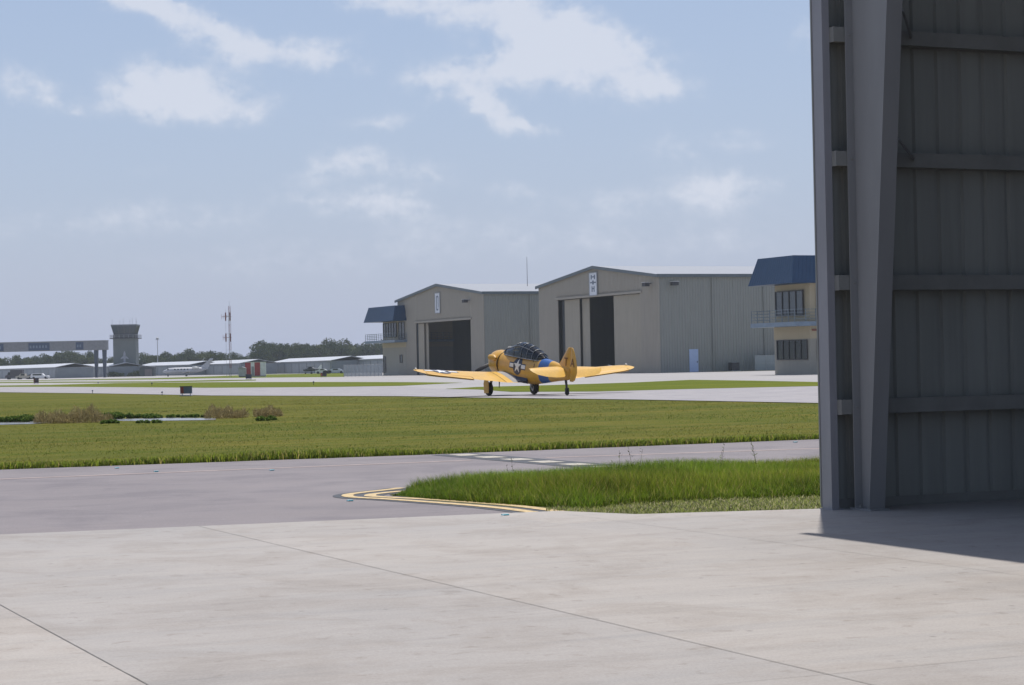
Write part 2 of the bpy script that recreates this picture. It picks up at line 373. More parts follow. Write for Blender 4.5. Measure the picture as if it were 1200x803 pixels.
# ------------------------------------------------------------------ grass blades (uncountable)
def grass(name, pts, h, w, cols, label, cluster=1, lean=.35, tipmul=1.25):
    """pts: (n,2) roots; h,w arrays; one bent blade = quad + tri"""
    n = len(pts)
    ang = rng.uniform(0, 2*np.pi, n); la = rng.uniform(0, 2*np.pi, n); le = rng.uniform(.05, lean, n)*h
    dx = np.cos(ang)*w/2; dy = np.sin(ang)*w/2
    V = np.zeros((n, 5, 3))
    bx, by = pts[:, 0], pts[:, 1]
    V[:, 0] = np.stack([bx-dx, by-dy, np.full(n, .0)], 1); V[:, 1] = np.stack([bx+dx, by+dy, np.full(n, .0)], 1)
    mx = bx+np.cos(la)*le*.3; my = by+np.sin(la)*le*.3; mz = h*.6
    V[:, 2] = np.stack([mx+dx*.75, my+dy*.75, mz], 1); V[:, 3] = np.stack([mx-dx*.75, my-dy*.75, mz], 1)
    V[:, 4] = np.stack([bx+np.cos(la)*le, by+np.sin(la)*le, h], 1)
    me = bpy.data.meshes.new(name)
    me.vertices.add(n*5); me.vertices.foreach_set('co', V.reshape(-1))
    base = (np.arange(n)*5)[:, None]
    quads = base + np.array([[0, 1, 2, 3]]); tris = base + np.array([[3, 2, 4]])
    li = np.concatenate([quads, tris], 1).reshape(-1)
    me.loops.add(n*7); me.loops.foreach_set('vertex_index', li.astype(np.int32))
    me.polygons.add(n*2)
    ls = np.stack([np.arange(n)*7, np.arange(n)*7+4], 1).reshape(-1)
    me.polygons.foreach_set('loop_start', ls.astype(np.int32))
    me.update(calc_edges=True)
    ca = me.color_attributes.new('tint', 'FLOAT_COLOR', 'POINT')
    c = np.ones((n, 5, 4)); c[:, :, :3] = cols[:, None, :]
    ca.data.foreach_set('color', c.reshape(-1).astype(np.float32))
    me.materials.append(M_blade); me.validate()
    o = bpy.data.objects.new(name, me); COL.objects.link(o)
    return tag(o, label, 'grass', None, 'stuff')
def inpoly(P, poly):
    x, y = P[:, 0], P[:, 1]; c = np.zeros(len(P), bool); j = len(poly)-1
    for i in range(len(poly)):
        xi, yi = poly[i]; xj, yj = poly[j]
        cond = ((yi > y) != (yj > y)) & (x < (xj-xi)*(y-yi)/(yj-yi+1e-12)+xi); c ^= cond; j = i
    return c
def lownoise(P, s, seed=0):
    r = np.random.default_rng(seed); out = np.zeros(len(P))
    for k in range(7):
        a = r.uniform(0, 2*np.pi); f = s*r.uniform(.5, 2.2); ph = r.uniform(0, 6.28)
        out += np.sin((P[:, 0]*np.cos(a)+P[:, 1]*np.sin(a))*f+ph)
    return out/7
def scatter(poly, n):
    p = np.array(poly); lo = p.min(0); hi = p.max(0)
    P = rng.uniform(lo, hi, (n, 2)); return P[inpoly(P, poly)]
def tint(n, a, b, extra=None, pe=.1, jit=.25):
    t = rng.uniform(0, 1, (n, 1)); c = np.array(a)*(1-t)+np.array(b)*t
    if extra is not None:
        mk = rng.uniform(0, 1, n) < pe; c[mk] = np.array(extra)
    return c*rng.uniform(1-jit, 1+jit, (n, 1))
# tall grass on the island
tall = [G(456, 582.4), G(500, 587.4), G(560, 592.0), G(640, 597.3), G(690, 599.5), G(745, 593.5), G(838, 589), G(962, 585.2)]
e = P0 + v*5 - u*1.7
tall = tall + [(e.x, e.y), ext(islfar[-2], islfar[-1], 5)] + islfar[::-1]
P = scatter(tall, 900000)
dn = lownoise(P, 1.6, 3)
def edge_dist(P, poly):
    d = np.full(len(P), 1e9)
    for i in range(len(poly)-1):
        a = np.array(poly[i]); b = np.array(poly[i+1]); ab = b-a
        t = np.clip(((P-a)@ab)/(ab@ab), 0, 1); q = a+t[:, None]*ab; d = np.minimum(d, np.hypot(*(P-q).T))
    return d
ed = edge_dist(P, tall[:8]); tipd = np.hypot(P[:, 0]-tall[0][0], P[:, 1]-tall[0][1])
hh = (.11 + .13*np.clip(ed/.7, 0, 1))*np.clip(.4+tipd/2.2, 0, 1)*(1+.30*dn)*rng.uniform(.55, 1.25, len(P))
cc = tint(len(P), (.11, .205, .014), (.235, .315, .026), (.44, .36, .13), .09)
cc = cc*(1+.45*lownoise(P*np.array([1, .5]), 1.4, 5)[:, None])*(1+.3*lownoise(P, 5, 6)[:, None])*np.clip(.78+.1*ed, .78, 1.05)[:, None]; cc[:, 0] *= 1+.45*lownoise(P, .7, 8)
grass('tall_grass', P, hh, rng.uniform(.003, .0065, len(P)), cc, 'long unmown bright green grass on the island beyond the concrete apron', lean=.7)
# clipped fringe between it and the apron
fr = [G(640, 602.5), G(655, 602.0), G(745, 606), G(963, 599.6), tuple(P0 + v*8 - u*.4), tuple(P0 + v*8 - u*1.6), G(962, 584), G(838, 588), G(745, 592), G(690, 597), G(640, 596)]
P = scatter(fr, 130000)
grass('mown_grass', P, rng.uniform(.02, .07, len(P)), rng.uniform(.005, .012, len(P)), tint(len(P), (.17, .23, .045), (.30, .32, .09), (.42, .38, .24), .25), 'short pale clipped grass along the apron edge', lean=.9)
# field: ragged front edge, then tufts that thin out with distance
fe = Vector(f0); fdir = (Vector(f2)-Vector(f0)).normalized(); fn = Vector((-fdir.y, fdir.x))
n = 110000; s_ = rng.uniform(-12, 34, n); t_ = np.abs(rng.normal(0, .35, n))+rng.uniform(0, .25, n)
fa = np.array(f0); fb = np.array(f1); fc = np.array(f2)
def onedge(s):
    L1 = np.linalg.norm(fb-fa); d1 = (fb-fa)/L1; d2 = (fc-fb)/np.linalg.norm(fc-fb)
    return np.where((s < L1)[:, None], fa+d1*s[:, None], fb+d2*(s-L1)[:, None])
P = onedge(s_) + np.array([fn.x, fn.y])*t_[:, None] + np.array([fn.x, fn.y])*(.06*np.sin(s_*3.1)+.05*np.sin(s_*7.7))[:, None]
dn = lownoise(P, 1.1, 11)
hh = rng.uniform(.05, .15, n)*(1+.5*dn)*np.clip(1.25-t_*.7, .4, 1)
grass('verge_grass', P, hh, rng.uniform(.009, .018, n), tint(n, (.14, .22, .02), (.27, .32, .04), (.40, .34, .12), .15), 'ragged green grass fringe along the far side of the taxi lane', lean=.6)
n = 170000
tt = rng.uniform(0, 1, n)**1.7; dd_ = 36 + tt*75
xx = rng.uniform(-.30, .25, n)*dd_; P = np.stack([xx, dd_], 1)
farpoly = [ (p[0], p[1]) for p in [ext(f1, f0, 10), f0, f1, f2, ext(f1, f2, 10)]] + [ext(top[-2], top[-1], 6)] + top[::-1]
P = P[inpoly(P, farpoly)]
ditch = [G(-60, 500.5), G(50, 498.5), G(120, 494.4), G(252, 493.2), G(256, 490.2), G(112, 491), G(40, 493), G(-60, 494)]
P = P[~inpoly(P, ditch)]
clump = lownoise(P*np.array([.3, 1]), .9, 40)+.6*lownoise(P, 2.5, 41)
P = P[rng.uniform(-.9, .9, len(P)) < clump*1.6-.25]
# windrow and patch tones of a mown Florida field
l1 = lownoise(P*np.array([.25, 1]), .6, 21); l2 = lownoise(P, .12, 22); l3 = lownoise(P*np.array([.3, 1]), 1.5, 23)
q = np.clip(.5+.9*l1+.6*l2+.5*l3, 0, 1)[:, None]
cc = (np.array((.072, .132, .012))*(1-q)+np.array((.205, .186, .038))*q)*rng.uniform(.82, 1.22, (len(P), 1))
sc = np.clip(P[:, 1]/45, 1, 1.8)
grass('field_grass', P, rng.uniform(.010, .035, len(P))*np.sqrt(sc), rng.uniform(.007, .015, len(P))*sc, cc, 'mown olive green grass field between the taxi lane and the taxiway', lean=1.2)

# weeds standing above the tall grass
def weed(px, D, h, label, seed):
    r = random.Random(seed); x, y = AT(px, D)
    t = thing('weed_stalk', (x, y), label, 'weed', 'weed stalks above the long grass')
    st = MB(); lf = MB()
    for k in range(r.choice((2, 3, 4))):
        a = r.uniform(0, 6.28); hk = h*(1 if k == 0 else r.uniform(.5, .9)); p = Vector((0, 0, 0))
        for j in range(4):
            q = p + Vector((math.cos(a)*.03, math.sin(a)*.03, hk/4)); st.tube(p, q, .004*(1-j*.18), n=4); 
            for s in range(5):
                b = r.uniform(0, 6.28); l = r.uniform(.03, .07)*(1.3-j*.2); c = p.lerp(q, r.random()); w = Vector((-math.sin(b), math.cos(b), 0))*.008
                tip = c + Vector((math.cos(b)*l, math.sin(b)*l, l*.6)); m_ = c.lerp(tip, .5)
                lf.add([c, m_+w, tip, m_-w], [(0, 1, 2, 3)])
            p = q
    st.build('stem', pbr('weed_stem', (.12, .10, .045), .8), t); lf.build('leaves', pbr('weed_leaf', (.09, .12, .03), .7), t)
weed(742, 26.2, .60, 'tallest thin weed stalk rising over the island grass, in front of the last dash marking', 1)
weed(838, 26.8, .50, 'bushy weed stalk in the middle of the island grass right of the dash markings', 2)
weed(886, 27.2, .52, 'thin weed stalk nearest the big grey steel post', 3)
weed(600, 26.0, .42, 'small weed stalk above the left part of the island grass', 4)
weed(724, 26.1, .47, 'short weed stalk just left of the tallest one', 5)

# bushes along the ditch
def bush_mesh(name, W, Dp, Hh, n, cols, leaf, seed, upright=False):
    r = np.random.default_rng(seed)
    if upright:
        a = r.uniform(0, 6.28, n); rad = np.sqrt(r.uniform(0, 1, n)); x = np.cos(a)*rad*W/2; y = np.sin(a)*rad*Dp/2
        hmax = Hh*(1-.55*rad**3)*(.85+.2*np.sin(x*4+seed)+.2*np.sin(x*11+1)+.1*np.sin(x*23)); z = hmax*r.uniform(0, 1, n)**.9
    else:
        k = 14; cx = r.uniform(-W/2, W/2, k)*.85; cy = r.uniform(-Dp/2, Dp/2, k)*.7; cz = Hh*r.uniform(.25, .62, k)*(1-(np.abs(cx)/(W/2))**2*.5); cr = Hh*r.uniform(.25, .42, k)
        idx = r.integers(0, k, n); d = r.normal(0, 1, (n, 3)); d /= np.linalg.norm(d, axis=1)[:, None]; rr_ = cr[idx]*r.uniform(.6, 1.05, n)
        x = cx[idx]+d[:, 0]*rr_*1.4; y = cy[idx]+d[:, 1]*rr_; z = np.clip(cz[idx]+d[:, 2]*rr_, .01, None)
    V = np.zeros((n, 4, 3)); ctr = np.stack([x, y, z], 1)
    a1 = r.normal(0, 1, (n, 3)); 
    if upright: a1 = a1*np.array([.35, .35, 1])
    a1 /= np.linalg.norm(a1, axis=1)[:, None]; b1 = np.cross(a1, r.normal(0, 1, (n, 3))); b1 /= np.linalg.norm(b1, axis=1)[:, None]
    l = leaf*r.uniform(.6, 1.4, (n, 1)); w = l*(.16 if upright else .55)
    if upright: l = l*2.2
    V[:, 0] = ctr-a1*l/2; V[:, 1] = ctr+b1*w/2; V[:, 2] = ctr+a1*l/2; V[:, 3] = ctr-b1*w/2
    V[:, :, 2] = np.clip(V[:, :, 2], 0, None)
    me = bpy.data.meshes.new(name); me.vertices.add(n*4); me.vertices.foreach_set('co', V.reshape(-1))
    me.loops.add(n*4); me.loops.foreach_set('vertex_index', np.arange(n*4, dtype=np.int32)); me.polygons.add(n)
    me.polygons.foreach_set('loop_start', (np.arange(n)*4).astype(np.int32)); me.update(calc_edges=True)
    t = r.uniform(0, 1, (n, 1)); c = (np.array(cols[0])*(1-t)+np.array(cols[1])*t)*r.uniform(.7, 1.3, (n, 1))
    C4 = np.ones((n, 4, 4)); C4[:, :, :3] = c[:, None, :]
    ca = me.color_attributes.new('tint', 'FLOAT_COLOR', 'POINT'); ca.data.foreach_set('color', C4.reshape(-1).astype(np.float32))
    me.materials.append(M_leaf); return me
def bush(px0, px1, ybase, ytop, kind, label, seed, cat='bush'):
    x0, yy = G(px0, ybase); x1, _ = G(px1, ybase); s = F/yy; Hh = (ybase-ytop)/s
    W = abs(x1-x0); t = thing('ditch_bush', ((x0+x1)/2, yy), label, cat, 'bushes along the ditch')
    br = ((.24, .19, .085), (.42, .34, .17)); gr = ((.09, .16, .03), (.20, .27, .06))
    me = bush_mesh('foliage', W, 1.6, Hh, int(700+W*(900 if kind == 'b' else 1500)), br if kind == 'b' else gr, .10 if kind == 'b' else .10, seed, kind == 'b')
    o = bpy.data.objects.new('foliage', me); COL.objects.link(o); o.parent = t
    r = random.Random(seed)
    for k in range(3):
        st = MB(); x = W*(k-1)*.3; y = r.uniform(-.3, .3); st.tube((x, y, 0), (x+r.uniform(-.1, .1), y, Hh*.75), .012, .006, n=5); st.build('stem', pbr('bush_stem', (.10, .075, .05), .9), t)
bush(40, 120, 496.5, 479, 'b', 'widest brown dry bush, spreading beside the ditch at the left', 31)
bush(-12, 47, 495.5, 486.5, 'g', 'low green bush at the left edge of the photo, left of the widest brown bush', 32)
bush(112, 150, 492.0, 483, 'g', 'low dark green bush just right of the widest brown bush', 33)
bush(148, 186, 491.0, 485, 'g', 'small flat green bush above the middle of the ditch water', 34)
bush(185, 240, 490.2, 486.5, 'g', 'flattest green bush behind the right part of the ditch water', 39)
bush(240, 286, 490.5, 476, 'b', 'brown dry bush at the right end of the ditch water', 35)
bush(297, 328, 488.5, 475, 'b', 'narrow brown twiggy bush, rightmost along the ditch', 36)
bush(300, 322, 493.0, 487.5, 'g', 'small green bush at the foot of the narrow brown twiggy one', 37)
bush(118, 140, 496.5, 492.3, 'g', 'small green bush on the near bank at the left end of the right hand water', 38)
bush(160, 190, 496.0, 492.4, 'g', 'low green clump on the near bank in the middle of the ditch water', 40)

# small cyan reflectors on the lane
def reflector(px, py, label):
    x, y = G(px, py, .03)
    t = thing('pavement_reflector', (x, y, .030 if py > 590 else .0225), label, 'reflector', 'blue pavement reflectors', rz=ANG); t.scale = (.75, .75, .8)
    b = MB(); b.prism([(-.045, 0), (.045, 0), (.03, .018), (-.03, .018)], -.045, .045, 'y'); b.build('reflector_base', pbr('reflector_white', (.35, .62, .66), .4), t)
    
    for q in (-.045, .045): l = MB(); l.box(q-.005, q+.005, -.04, .04, .003, .015); l.build('lens', pbr('reflector_cyan', (.05, .42, .52), .2), t)
reflector(137, 548.3, 'cyan reflector, leftmost on the lane close to the grass edge')
reflector(183, 552.3, 'cyan reflector, second from the left on the taxi lane')
reflector(318.5, 550.8, 'cyan reflector in the middle of the lane, left of the dash markings')
reflector(932, 518, 'blue reflector at the far lane edge near the big steel post')
reflector(410, 586.5, 'blue reflector at the bend of the yellow double line')
reflector(592, 604.0, 'blue reflector where the outer yellow line meets the concrete')

# ------------------------------------------------------------------ ribbed panels
def ribbed(mb, length, z0, z1, pitch, depth, place, rib=.06, slope=.03, ztop=None):
    """place(s, d, z) -> point; ztop(s) optional"""
    prof = []; s = 0
    while s < length-1e-6:
        e = min(s+pitch, length)
        prof += [(s, 0)]
        if s+pitch <= length: prof += [(s+pitch-rib-2*slope, 0), (s+pitch-rib-slope, depth), (s+pitch-slope, depth)]
        s += pitch
    prof.append((length, 0))
    vs = []
    for a, d in prof: vs += [place(a, d, z0), place(a, d, ztop(a) if ztop else z1)]
    mb.add(vs, [(2*i, 2*i+2, 2*i+3, 2*i+1) for i in range(len(prof)-1)])

# ------------------------------------------------------------------ near hangar (we look at the inside of its side wall)
EV = 9.6; HW = 32.0; HD = 30.0; SL = .14
near = thing('near_hangar', (P0.x, P0.y, .03), 'dark grey steel hangar filling the right edge, seen from inside its ribbed side wall', 'hangar', rz=ANG)
w = MB(); ribbed(w, HD, .04, EV, .305, .045, lambda s, d, z: (-.225-d, s, z), rib=.05, slope=.012)
w.box(-.33, -.30, 0, HD, .04, EV)
w.build('wall', M_hgray, near)
w = MB(); ribbed(w, HW+.45, .04, EV, .305, .03, lambda s, d, z: (-.225+s, HD+d, z), ztop=lambda s: EV+SL*min(s, HW+.45-s)); w.build('wall', M_hgray, near)
w = MB(); ribbed(w, HD, .04, EV, .305, .03, lambda s, d, z: (HW+.225+d, s, z)); w.build('wall', M_hgray, near)
rf = MB(); zr = EV+SL*(HW/2+.3)
rf.prism([(-.30, EV), (HW/2, zr), (HW+.30, EV), (HW+.30, EV+.10), (HW/2, zr+.10), (-.30, EV+.10)], -.06, HD+.3, 'y'); rf.build('roof', M_roofw, near)
rt = MB(); rt.prism([(-.40, EV-.16), (HW/2, zr-.16), (HW+.40, EV-.16), (HW+.40, EV+.12), (HW/2, zr+.12), (-.40, EV+.12)], -.16, -.062, 'y'); rt.build('fascia', M_trim, near)
hd = MB(); hd.prism([(0, 8.6), (HW, 8.6), (HW, EV-.02), (HW/2, zr-.04), (0, EV-.02)], .0, .08, 'y'); hd.build('gable_header', M_hgray, near)
jb = MB(); jb.box(-.275, -.09, -.012, .0, .0, EV-.02); jb.box(-.275, -.262, 0, .075, 0, EV-.02); jb.box(-.102, -.09, 0, .075, 0, EV-.02); jb.box(-.262, -.102, .0, .006, 0, EV-.02)
jb.box(-.30, -.06, -.03, .11, 0, .012); jb.build('door_post', M_post, near)
jb = MB(); jb.box(-.29, -.277, -.02, .16, .02, EV-.02); jb.build('corner_trim', M_girt, near)
for k in range(-1, 7):
    z = 1.00+1.285*(k) if k >= 0 else None
    if z is None: continue
    g = MB(); g.box(-.20, -.194, .078, HD, z-.02, z+.13); g.box(-.20, -.01, .0785, HD, z+.13, z+.136); g.box(-.016, -.01, .079, HD, z-.01, z+.13); g.box(-.075, -.01, .0795, HD, z-.016, z-.010)
    g.box(-.20, -.01, .0762, .0778, z-.02, z+.136); g.build('girt', M_girt, near)
g = MB(); g.box(-.21, -.12, .10, HD, .0, .006); g.box(-.21, -.204, .10, HD, .0, .10); g.build('base_angle', M_girt, near)
def column(y, mirror=False):
    c = MB(); d0 = .26; d1 = .26+.097*EV; hw = .095; X = (lambda q: HW-q) if mirror else (lambda q: q)
    def bx(pts, a, b): c.prism([(X(p[0]), p[1]) for p in pts], a, b, 'y')
    bx([(0, .0), (.010, .0), (.010, EV-.1), (0, EV-.1)], y-hw, y+hw)                         # outer flange
    bx([(.0102, 0), (d0-.012, 0), (d1-.012, EV-.1), (.0102, EV-.1)], y-.004, y+.004)          # web
    bx([(d0-.0118, 0), (d0, 0), (d1, EV-.1), (d1-.0118, EV-.1)], y-hw, y+hw)                 # inner flange
    bx([(-.06, 0), (d0+.06, 0), (d0+.06, .018), (-.06, .018)], y-hw-.02, y+hw+.02)           # base plate
    for zz in (.8, ):
        pass
    o = c.build('frame_column', M_steel, near)
    for q in (.05, .2):
        for s in (-1, 1): bl = MB(); bl.tube((X(q), y+s*.06, .018), (X(q), y+s*.06, .05), .012, n=6); bl.build('anchor_bolt', M_girt, o)
    for zz in (1.0, 2.285, 3.57, 4.855):
        for s in (-1, 1): bl = MB(); bl.tube((X(.010), y+s*.045, zz+.055), (X(.024), y+s*.045, zz+.055), .011, n=6); bl.build('bolt', M_girt, o)
    rfm = MB(); xe = d1
    rfm.prism([(X(.0), EV-.55), (X(d1), EV-1.3), (X(HW/2), zr-.75), (X(HW/2), zr-.02), (X(0), EV-.03)], y-.006, y+.006, 'y')
    for a, b in (((d1, EV-1.3), (HW/2, zr-.75)),):
        rfm.prism([(X(a[0]), a[1]), (X(b[0]), b[1]), (X(b[0]), b[1]-.012), (X(a[0]), a[1]-.012)], y-hw, y+hw, 'y')
    rfm.build('frame_rafter', M_steel, near)
for i, y in enumerate((.30, 7.5, 15, 22.5, 29.7)): column(y); column(y, True)
for k in (0, 1, 2, 3, 4, 5):
    z = 1.00+1.285*k; xf = .26+.097*(z+.12)
    if k < 2: continue
    b = MB(); b.tube((xf-.02, .425, z+.20), (-.01, .425+.62, z+.07), .014, n=5)
    b.add([(xf-.02, .42, z+.23), (xf-.02, .42, z+.18), (-.01, 1.04, z+.045), (-.01, 1.04, z+.095)], [(0, 1, 2, 3)]); b.build('flange_brace', M_steel, near)
pl = MB()
for i in range(16): 
    for s in (0, 1):
        xx_ = i*1.0+.3; xq = xx_ if not s else HW-xx_; zz = EV+SL*xx_-.03
        if i % 2 == 0: pl.box(xq-.03, xq+.03, .1, HD, zz-.2, zz)
pl.build('purlins', M_girt, near)['kind'] = 'stuff'

# ------------------------------------------------------------------ far hangars
E2 = 13.2; W2 = 38.5; DP = 55.0; RS = 2.1
def far_hangar(Lp, label, open0, open1, doorh, leaves, group):
    t = thing('hangar', (Lp[0], Lp[1], .02), label, 'hangar', group, rz=ANG)
    zt = lambda s: E2+RS*(1-abs(s-W2/2)/(W2/2))
    def wallseg(a, b, z0, ztopf, mat=M_wall, name='wall', y=0.0):
        m_ = MB(); ribbed(m_, b-a, z0, None, .42, .05, lambda s, d, z: (a+s, y-d, z), rib=.10, slope=.05, ztop=lambda s: ztopf(a+s))
        m_.add([(a, y+.12, z0), (b, y+.12, z0), (b, y+.12, ztopf(b)), (a, y+.12, ztopf(a))], [(0, 1, 2, 3)]); return m_.build(name, mat, t)
    wallseg(0, open0, 0, zt); wallseg(open1, W2, 0, zt)
    m_ = MB(); L = open1-open0
    ribbed(m_, L, doorh, None, .42, .05, lambda s, d, z: (open0+s, -d, z), rib=.10, slope=.05, ztop=lambda s: zt(open0+s))
    m_.box(open0, open1, .0, .15, doorh-.05, doorh+.6); m_.add([(open0, .12, doorh), (open1, .12, doorh), (open1, .12, zt(open1)), (W2/2, .12, zt(W2/2)), (open0, .12, zt(open0))], [(0, 1, 2, 3, 4)]); m_.build('gable_wall', M_wall, t)
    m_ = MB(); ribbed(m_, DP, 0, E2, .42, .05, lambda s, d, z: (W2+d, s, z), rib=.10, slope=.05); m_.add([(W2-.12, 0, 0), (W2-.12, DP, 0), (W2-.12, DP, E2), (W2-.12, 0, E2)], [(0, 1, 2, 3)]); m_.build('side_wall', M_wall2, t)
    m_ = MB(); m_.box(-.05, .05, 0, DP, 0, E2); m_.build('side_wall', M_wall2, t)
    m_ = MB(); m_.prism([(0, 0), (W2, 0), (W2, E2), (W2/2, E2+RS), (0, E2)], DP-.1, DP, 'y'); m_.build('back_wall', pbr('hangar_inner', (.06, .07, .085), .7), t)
    # roof: two slopes and trim
    m_ = MB(); m_.prism([(-.25, E2+.02), (W2/2, E2+RS+.05), (W2+.25, E2+.02), (W2+.25, E2+.16), (W2/2, E2+RS+.22), (-.25, E2+.16)], -.3, DP+.3, 'y'); m_.build('roof', M_roofw, t)
    for s in (0, 1):
        X = (lambda q: q) if s == 0 else (lambda q: W2-q)
        m_ = MB(); m_.prism([(X(-.4), E2-.22), (X(W2/2), E2+RS-.18), (X(W2/2), E2+RS+.26), (X(-.4), E2+.20)], -.42, -.303, 'y'); m_.build('rake_trim', M_trim, t)
    m_ = MB(); m_.box(W2+.253, W2+.45, -.41, DP+.3, E2-.18, E2+.24); m_.build('gutter', M_trim, t)
    m_ = MB(); m_.box(W2-.08, W2+.10, -.10, .05, 0, E2-.1); m_.build('corner_trim', M_wall, t)
    for yy in (8.2, 16.4, 24.6, 33): m_ = MB(); m_.box(W2+.07, W2+.20, yy, yy+.14, .1, E2-.2); m_.build('downpipe', M_wall2, t)
    m_ = MB(); m_.box(open0-.6, open1+.6, -.16, -.052, doorh-.02, doorh+.28); m_.build('door_track', M_wall, t)
    # inside
    for yy in (14, 28, 42):
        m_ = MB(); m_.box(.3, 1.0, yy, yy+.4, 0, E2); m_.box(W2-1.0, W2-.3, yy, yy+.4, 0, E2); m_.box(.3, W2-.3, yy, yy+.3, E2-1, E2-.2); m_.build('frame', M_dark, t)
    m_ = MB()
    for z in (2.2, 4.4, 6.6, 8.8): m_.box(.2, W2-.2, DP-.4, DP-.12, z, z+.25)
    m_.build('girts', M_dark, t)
    for a, b, off, nm in leaves:
        m_ = MB(); ribbed(m_, b-a, .05, doorh-.1, .42, .04, lambda s, d, z, a=a, off=off: (a+s, off-d, z), rib=.10, slope=.05); m_.box(a, b, off+.02, off+.12, .05, doorh-.1)
        lf = m_.build('door_leaf', M_door, t)
    return t
L1 = AT(467.0, 366.0); R2 = Vector(AT(773, 278)); L2 = R2-u*W2
R1 = Vector(AT(567.3, 331)); L1 = R1-u*W2
h1 = far_hangar(L1, 'tan metal hangar with wide open dark doorway, left of the two far hangars', 8.8, 33.1, 9.1, [(8.9, 11.6, .35, ''), (10.8, 12.6, .75, '')], 'far hangars')
h2 = far_hangar(L2, 'larger looking tan metal hangar with half closed sliding doors, right of the two far hangars', 6.8, 33.1, 11.1, [(7.9, 12.9, .55, ''), (13.0, 15.4, .95, ''), (24.4, 33.0, .35, '')], 'far hangars')
m_ = MB(); m_.box(20.5, 23.2, DP-.6, DP-.45, 0, 3.6); m_.build('back_door', M_gd, h1)
m_ = MB(); m_.box(33.0, 33.6, .3, .5, 0, 9); m_.box(8.2, 8.75, .2, .5, 0, 9.1); m_.build('door_jamb', M_trim, h1)
m_ = MB(); m_.box(6.9, 8.2, .6, .9, 0, 11.0); m_.build('door_jamb', M_dark, h2)
m_ = MB(); m_.box(W2+.06, W2+.14, 4.5, 5.87, .05, 3.15); d_ = m_.build('side_door', pbr('door_pale_blue', (.42, .52, .72), .5, var=.05), h2)
m_ = MB(); m_.box(W2+.14, W2+.2, 5.65, 5.75, 1.3, 1.5); m_.build('handle', M_gd, d_)
# gable signs
def gsign(h, x0, x1, z0, z1, marks, nm='gable_sign'):
    m_ = MB(); m_.box(x0, x1, -.20, -.10, z0, z1); s = m_.build(nm, pbr('sign_face', (.72, .74, .78), .5, var=.05), h)
    f = MB(); 
    for a, b, c, d in ((x0-.12, x0, z0-.12, z1+.12), (x1, x1+.12, z0-.12, z1+.12), (x0, x1, z0-.12, z0), (x0, x1, z1, z1+.12)): f.box(a, b, -.24, -.08, c, d)
    f.build('frame', M_grey, s)
    k = MB()
    for a, b, c, d in marks: k.box(x0+(x1-x0)*a, x0+(x1-x0)*b, -.215, -.202, z0+(z1-z0)*c, z0+(z1-z0)*d)
    k.build('lettering', pbr('sign_mark', (.16, .19, .24), .5), s)
gsign(h1, 18.3, 20.3, 10.6, 13.9, [(.25, .4, .12, .85), (.62, .77, .3, .85), (.4, .62, .8, .88), (.4, .7, .12, .2), (.62, .7, .2, .3)])
gsign(h2, 17.9, 20.2, 11.35, 14.5, [(.2, .35, .72, .92), (.65, .8, .72, .92), (.35, .65, .80, .86), (.1, .9, .54, .60), (.4, .6, .48, .66), (.3, .42, .14, .4), (.58, .7, .14, .4), (.42, .58, .26, .32)])
# floodlights
def flood(h, x, y, nx, label=None):
    a = MB(); 
    if nx: a.box(x, x+.7, y-.05, y+.05, E2-1.0, E2-.9); a.box(x+.5, x+1.2, y-.45, y+.45, E2-1.35, E2-.85)
    else: a.box(x-.05, x+.05, y-.7, y, E2-1.0, E2-.9); a.box(x-.45, x+.45, y-1.2, y-.5, E2-1.35, E2-.85)
    o = a.build('floodlight', M_gd, h)
    c = MB()
    if nx: c.box(x+.45, x+1.25, y-.5, y+.5, E2-.849, E2-.80)
    else: c.box(x-.5, x+.5, y-1.25, y-.45, E2-.849, E2-.80)
    c.build('lamp_hood', M_white, o)
flood(h2, W2-2.0, -.05, False); flood(h2, W2+.06, 2.0, True); flood(h1, W2-5.5, -.05, False)
# aerial on hangar 1 roof
m_ = MB(); m_.tube((W2/2+6, 14, E2+1.4), (W2/2+6, 14, E2+6.6), .05, .03, n=6); m_.box(W2/2+5.8, W2/2+6.2, 13.8, 14.2, E2+1.3, E2+1.6); m_.build('aerial', M_gd, h1)

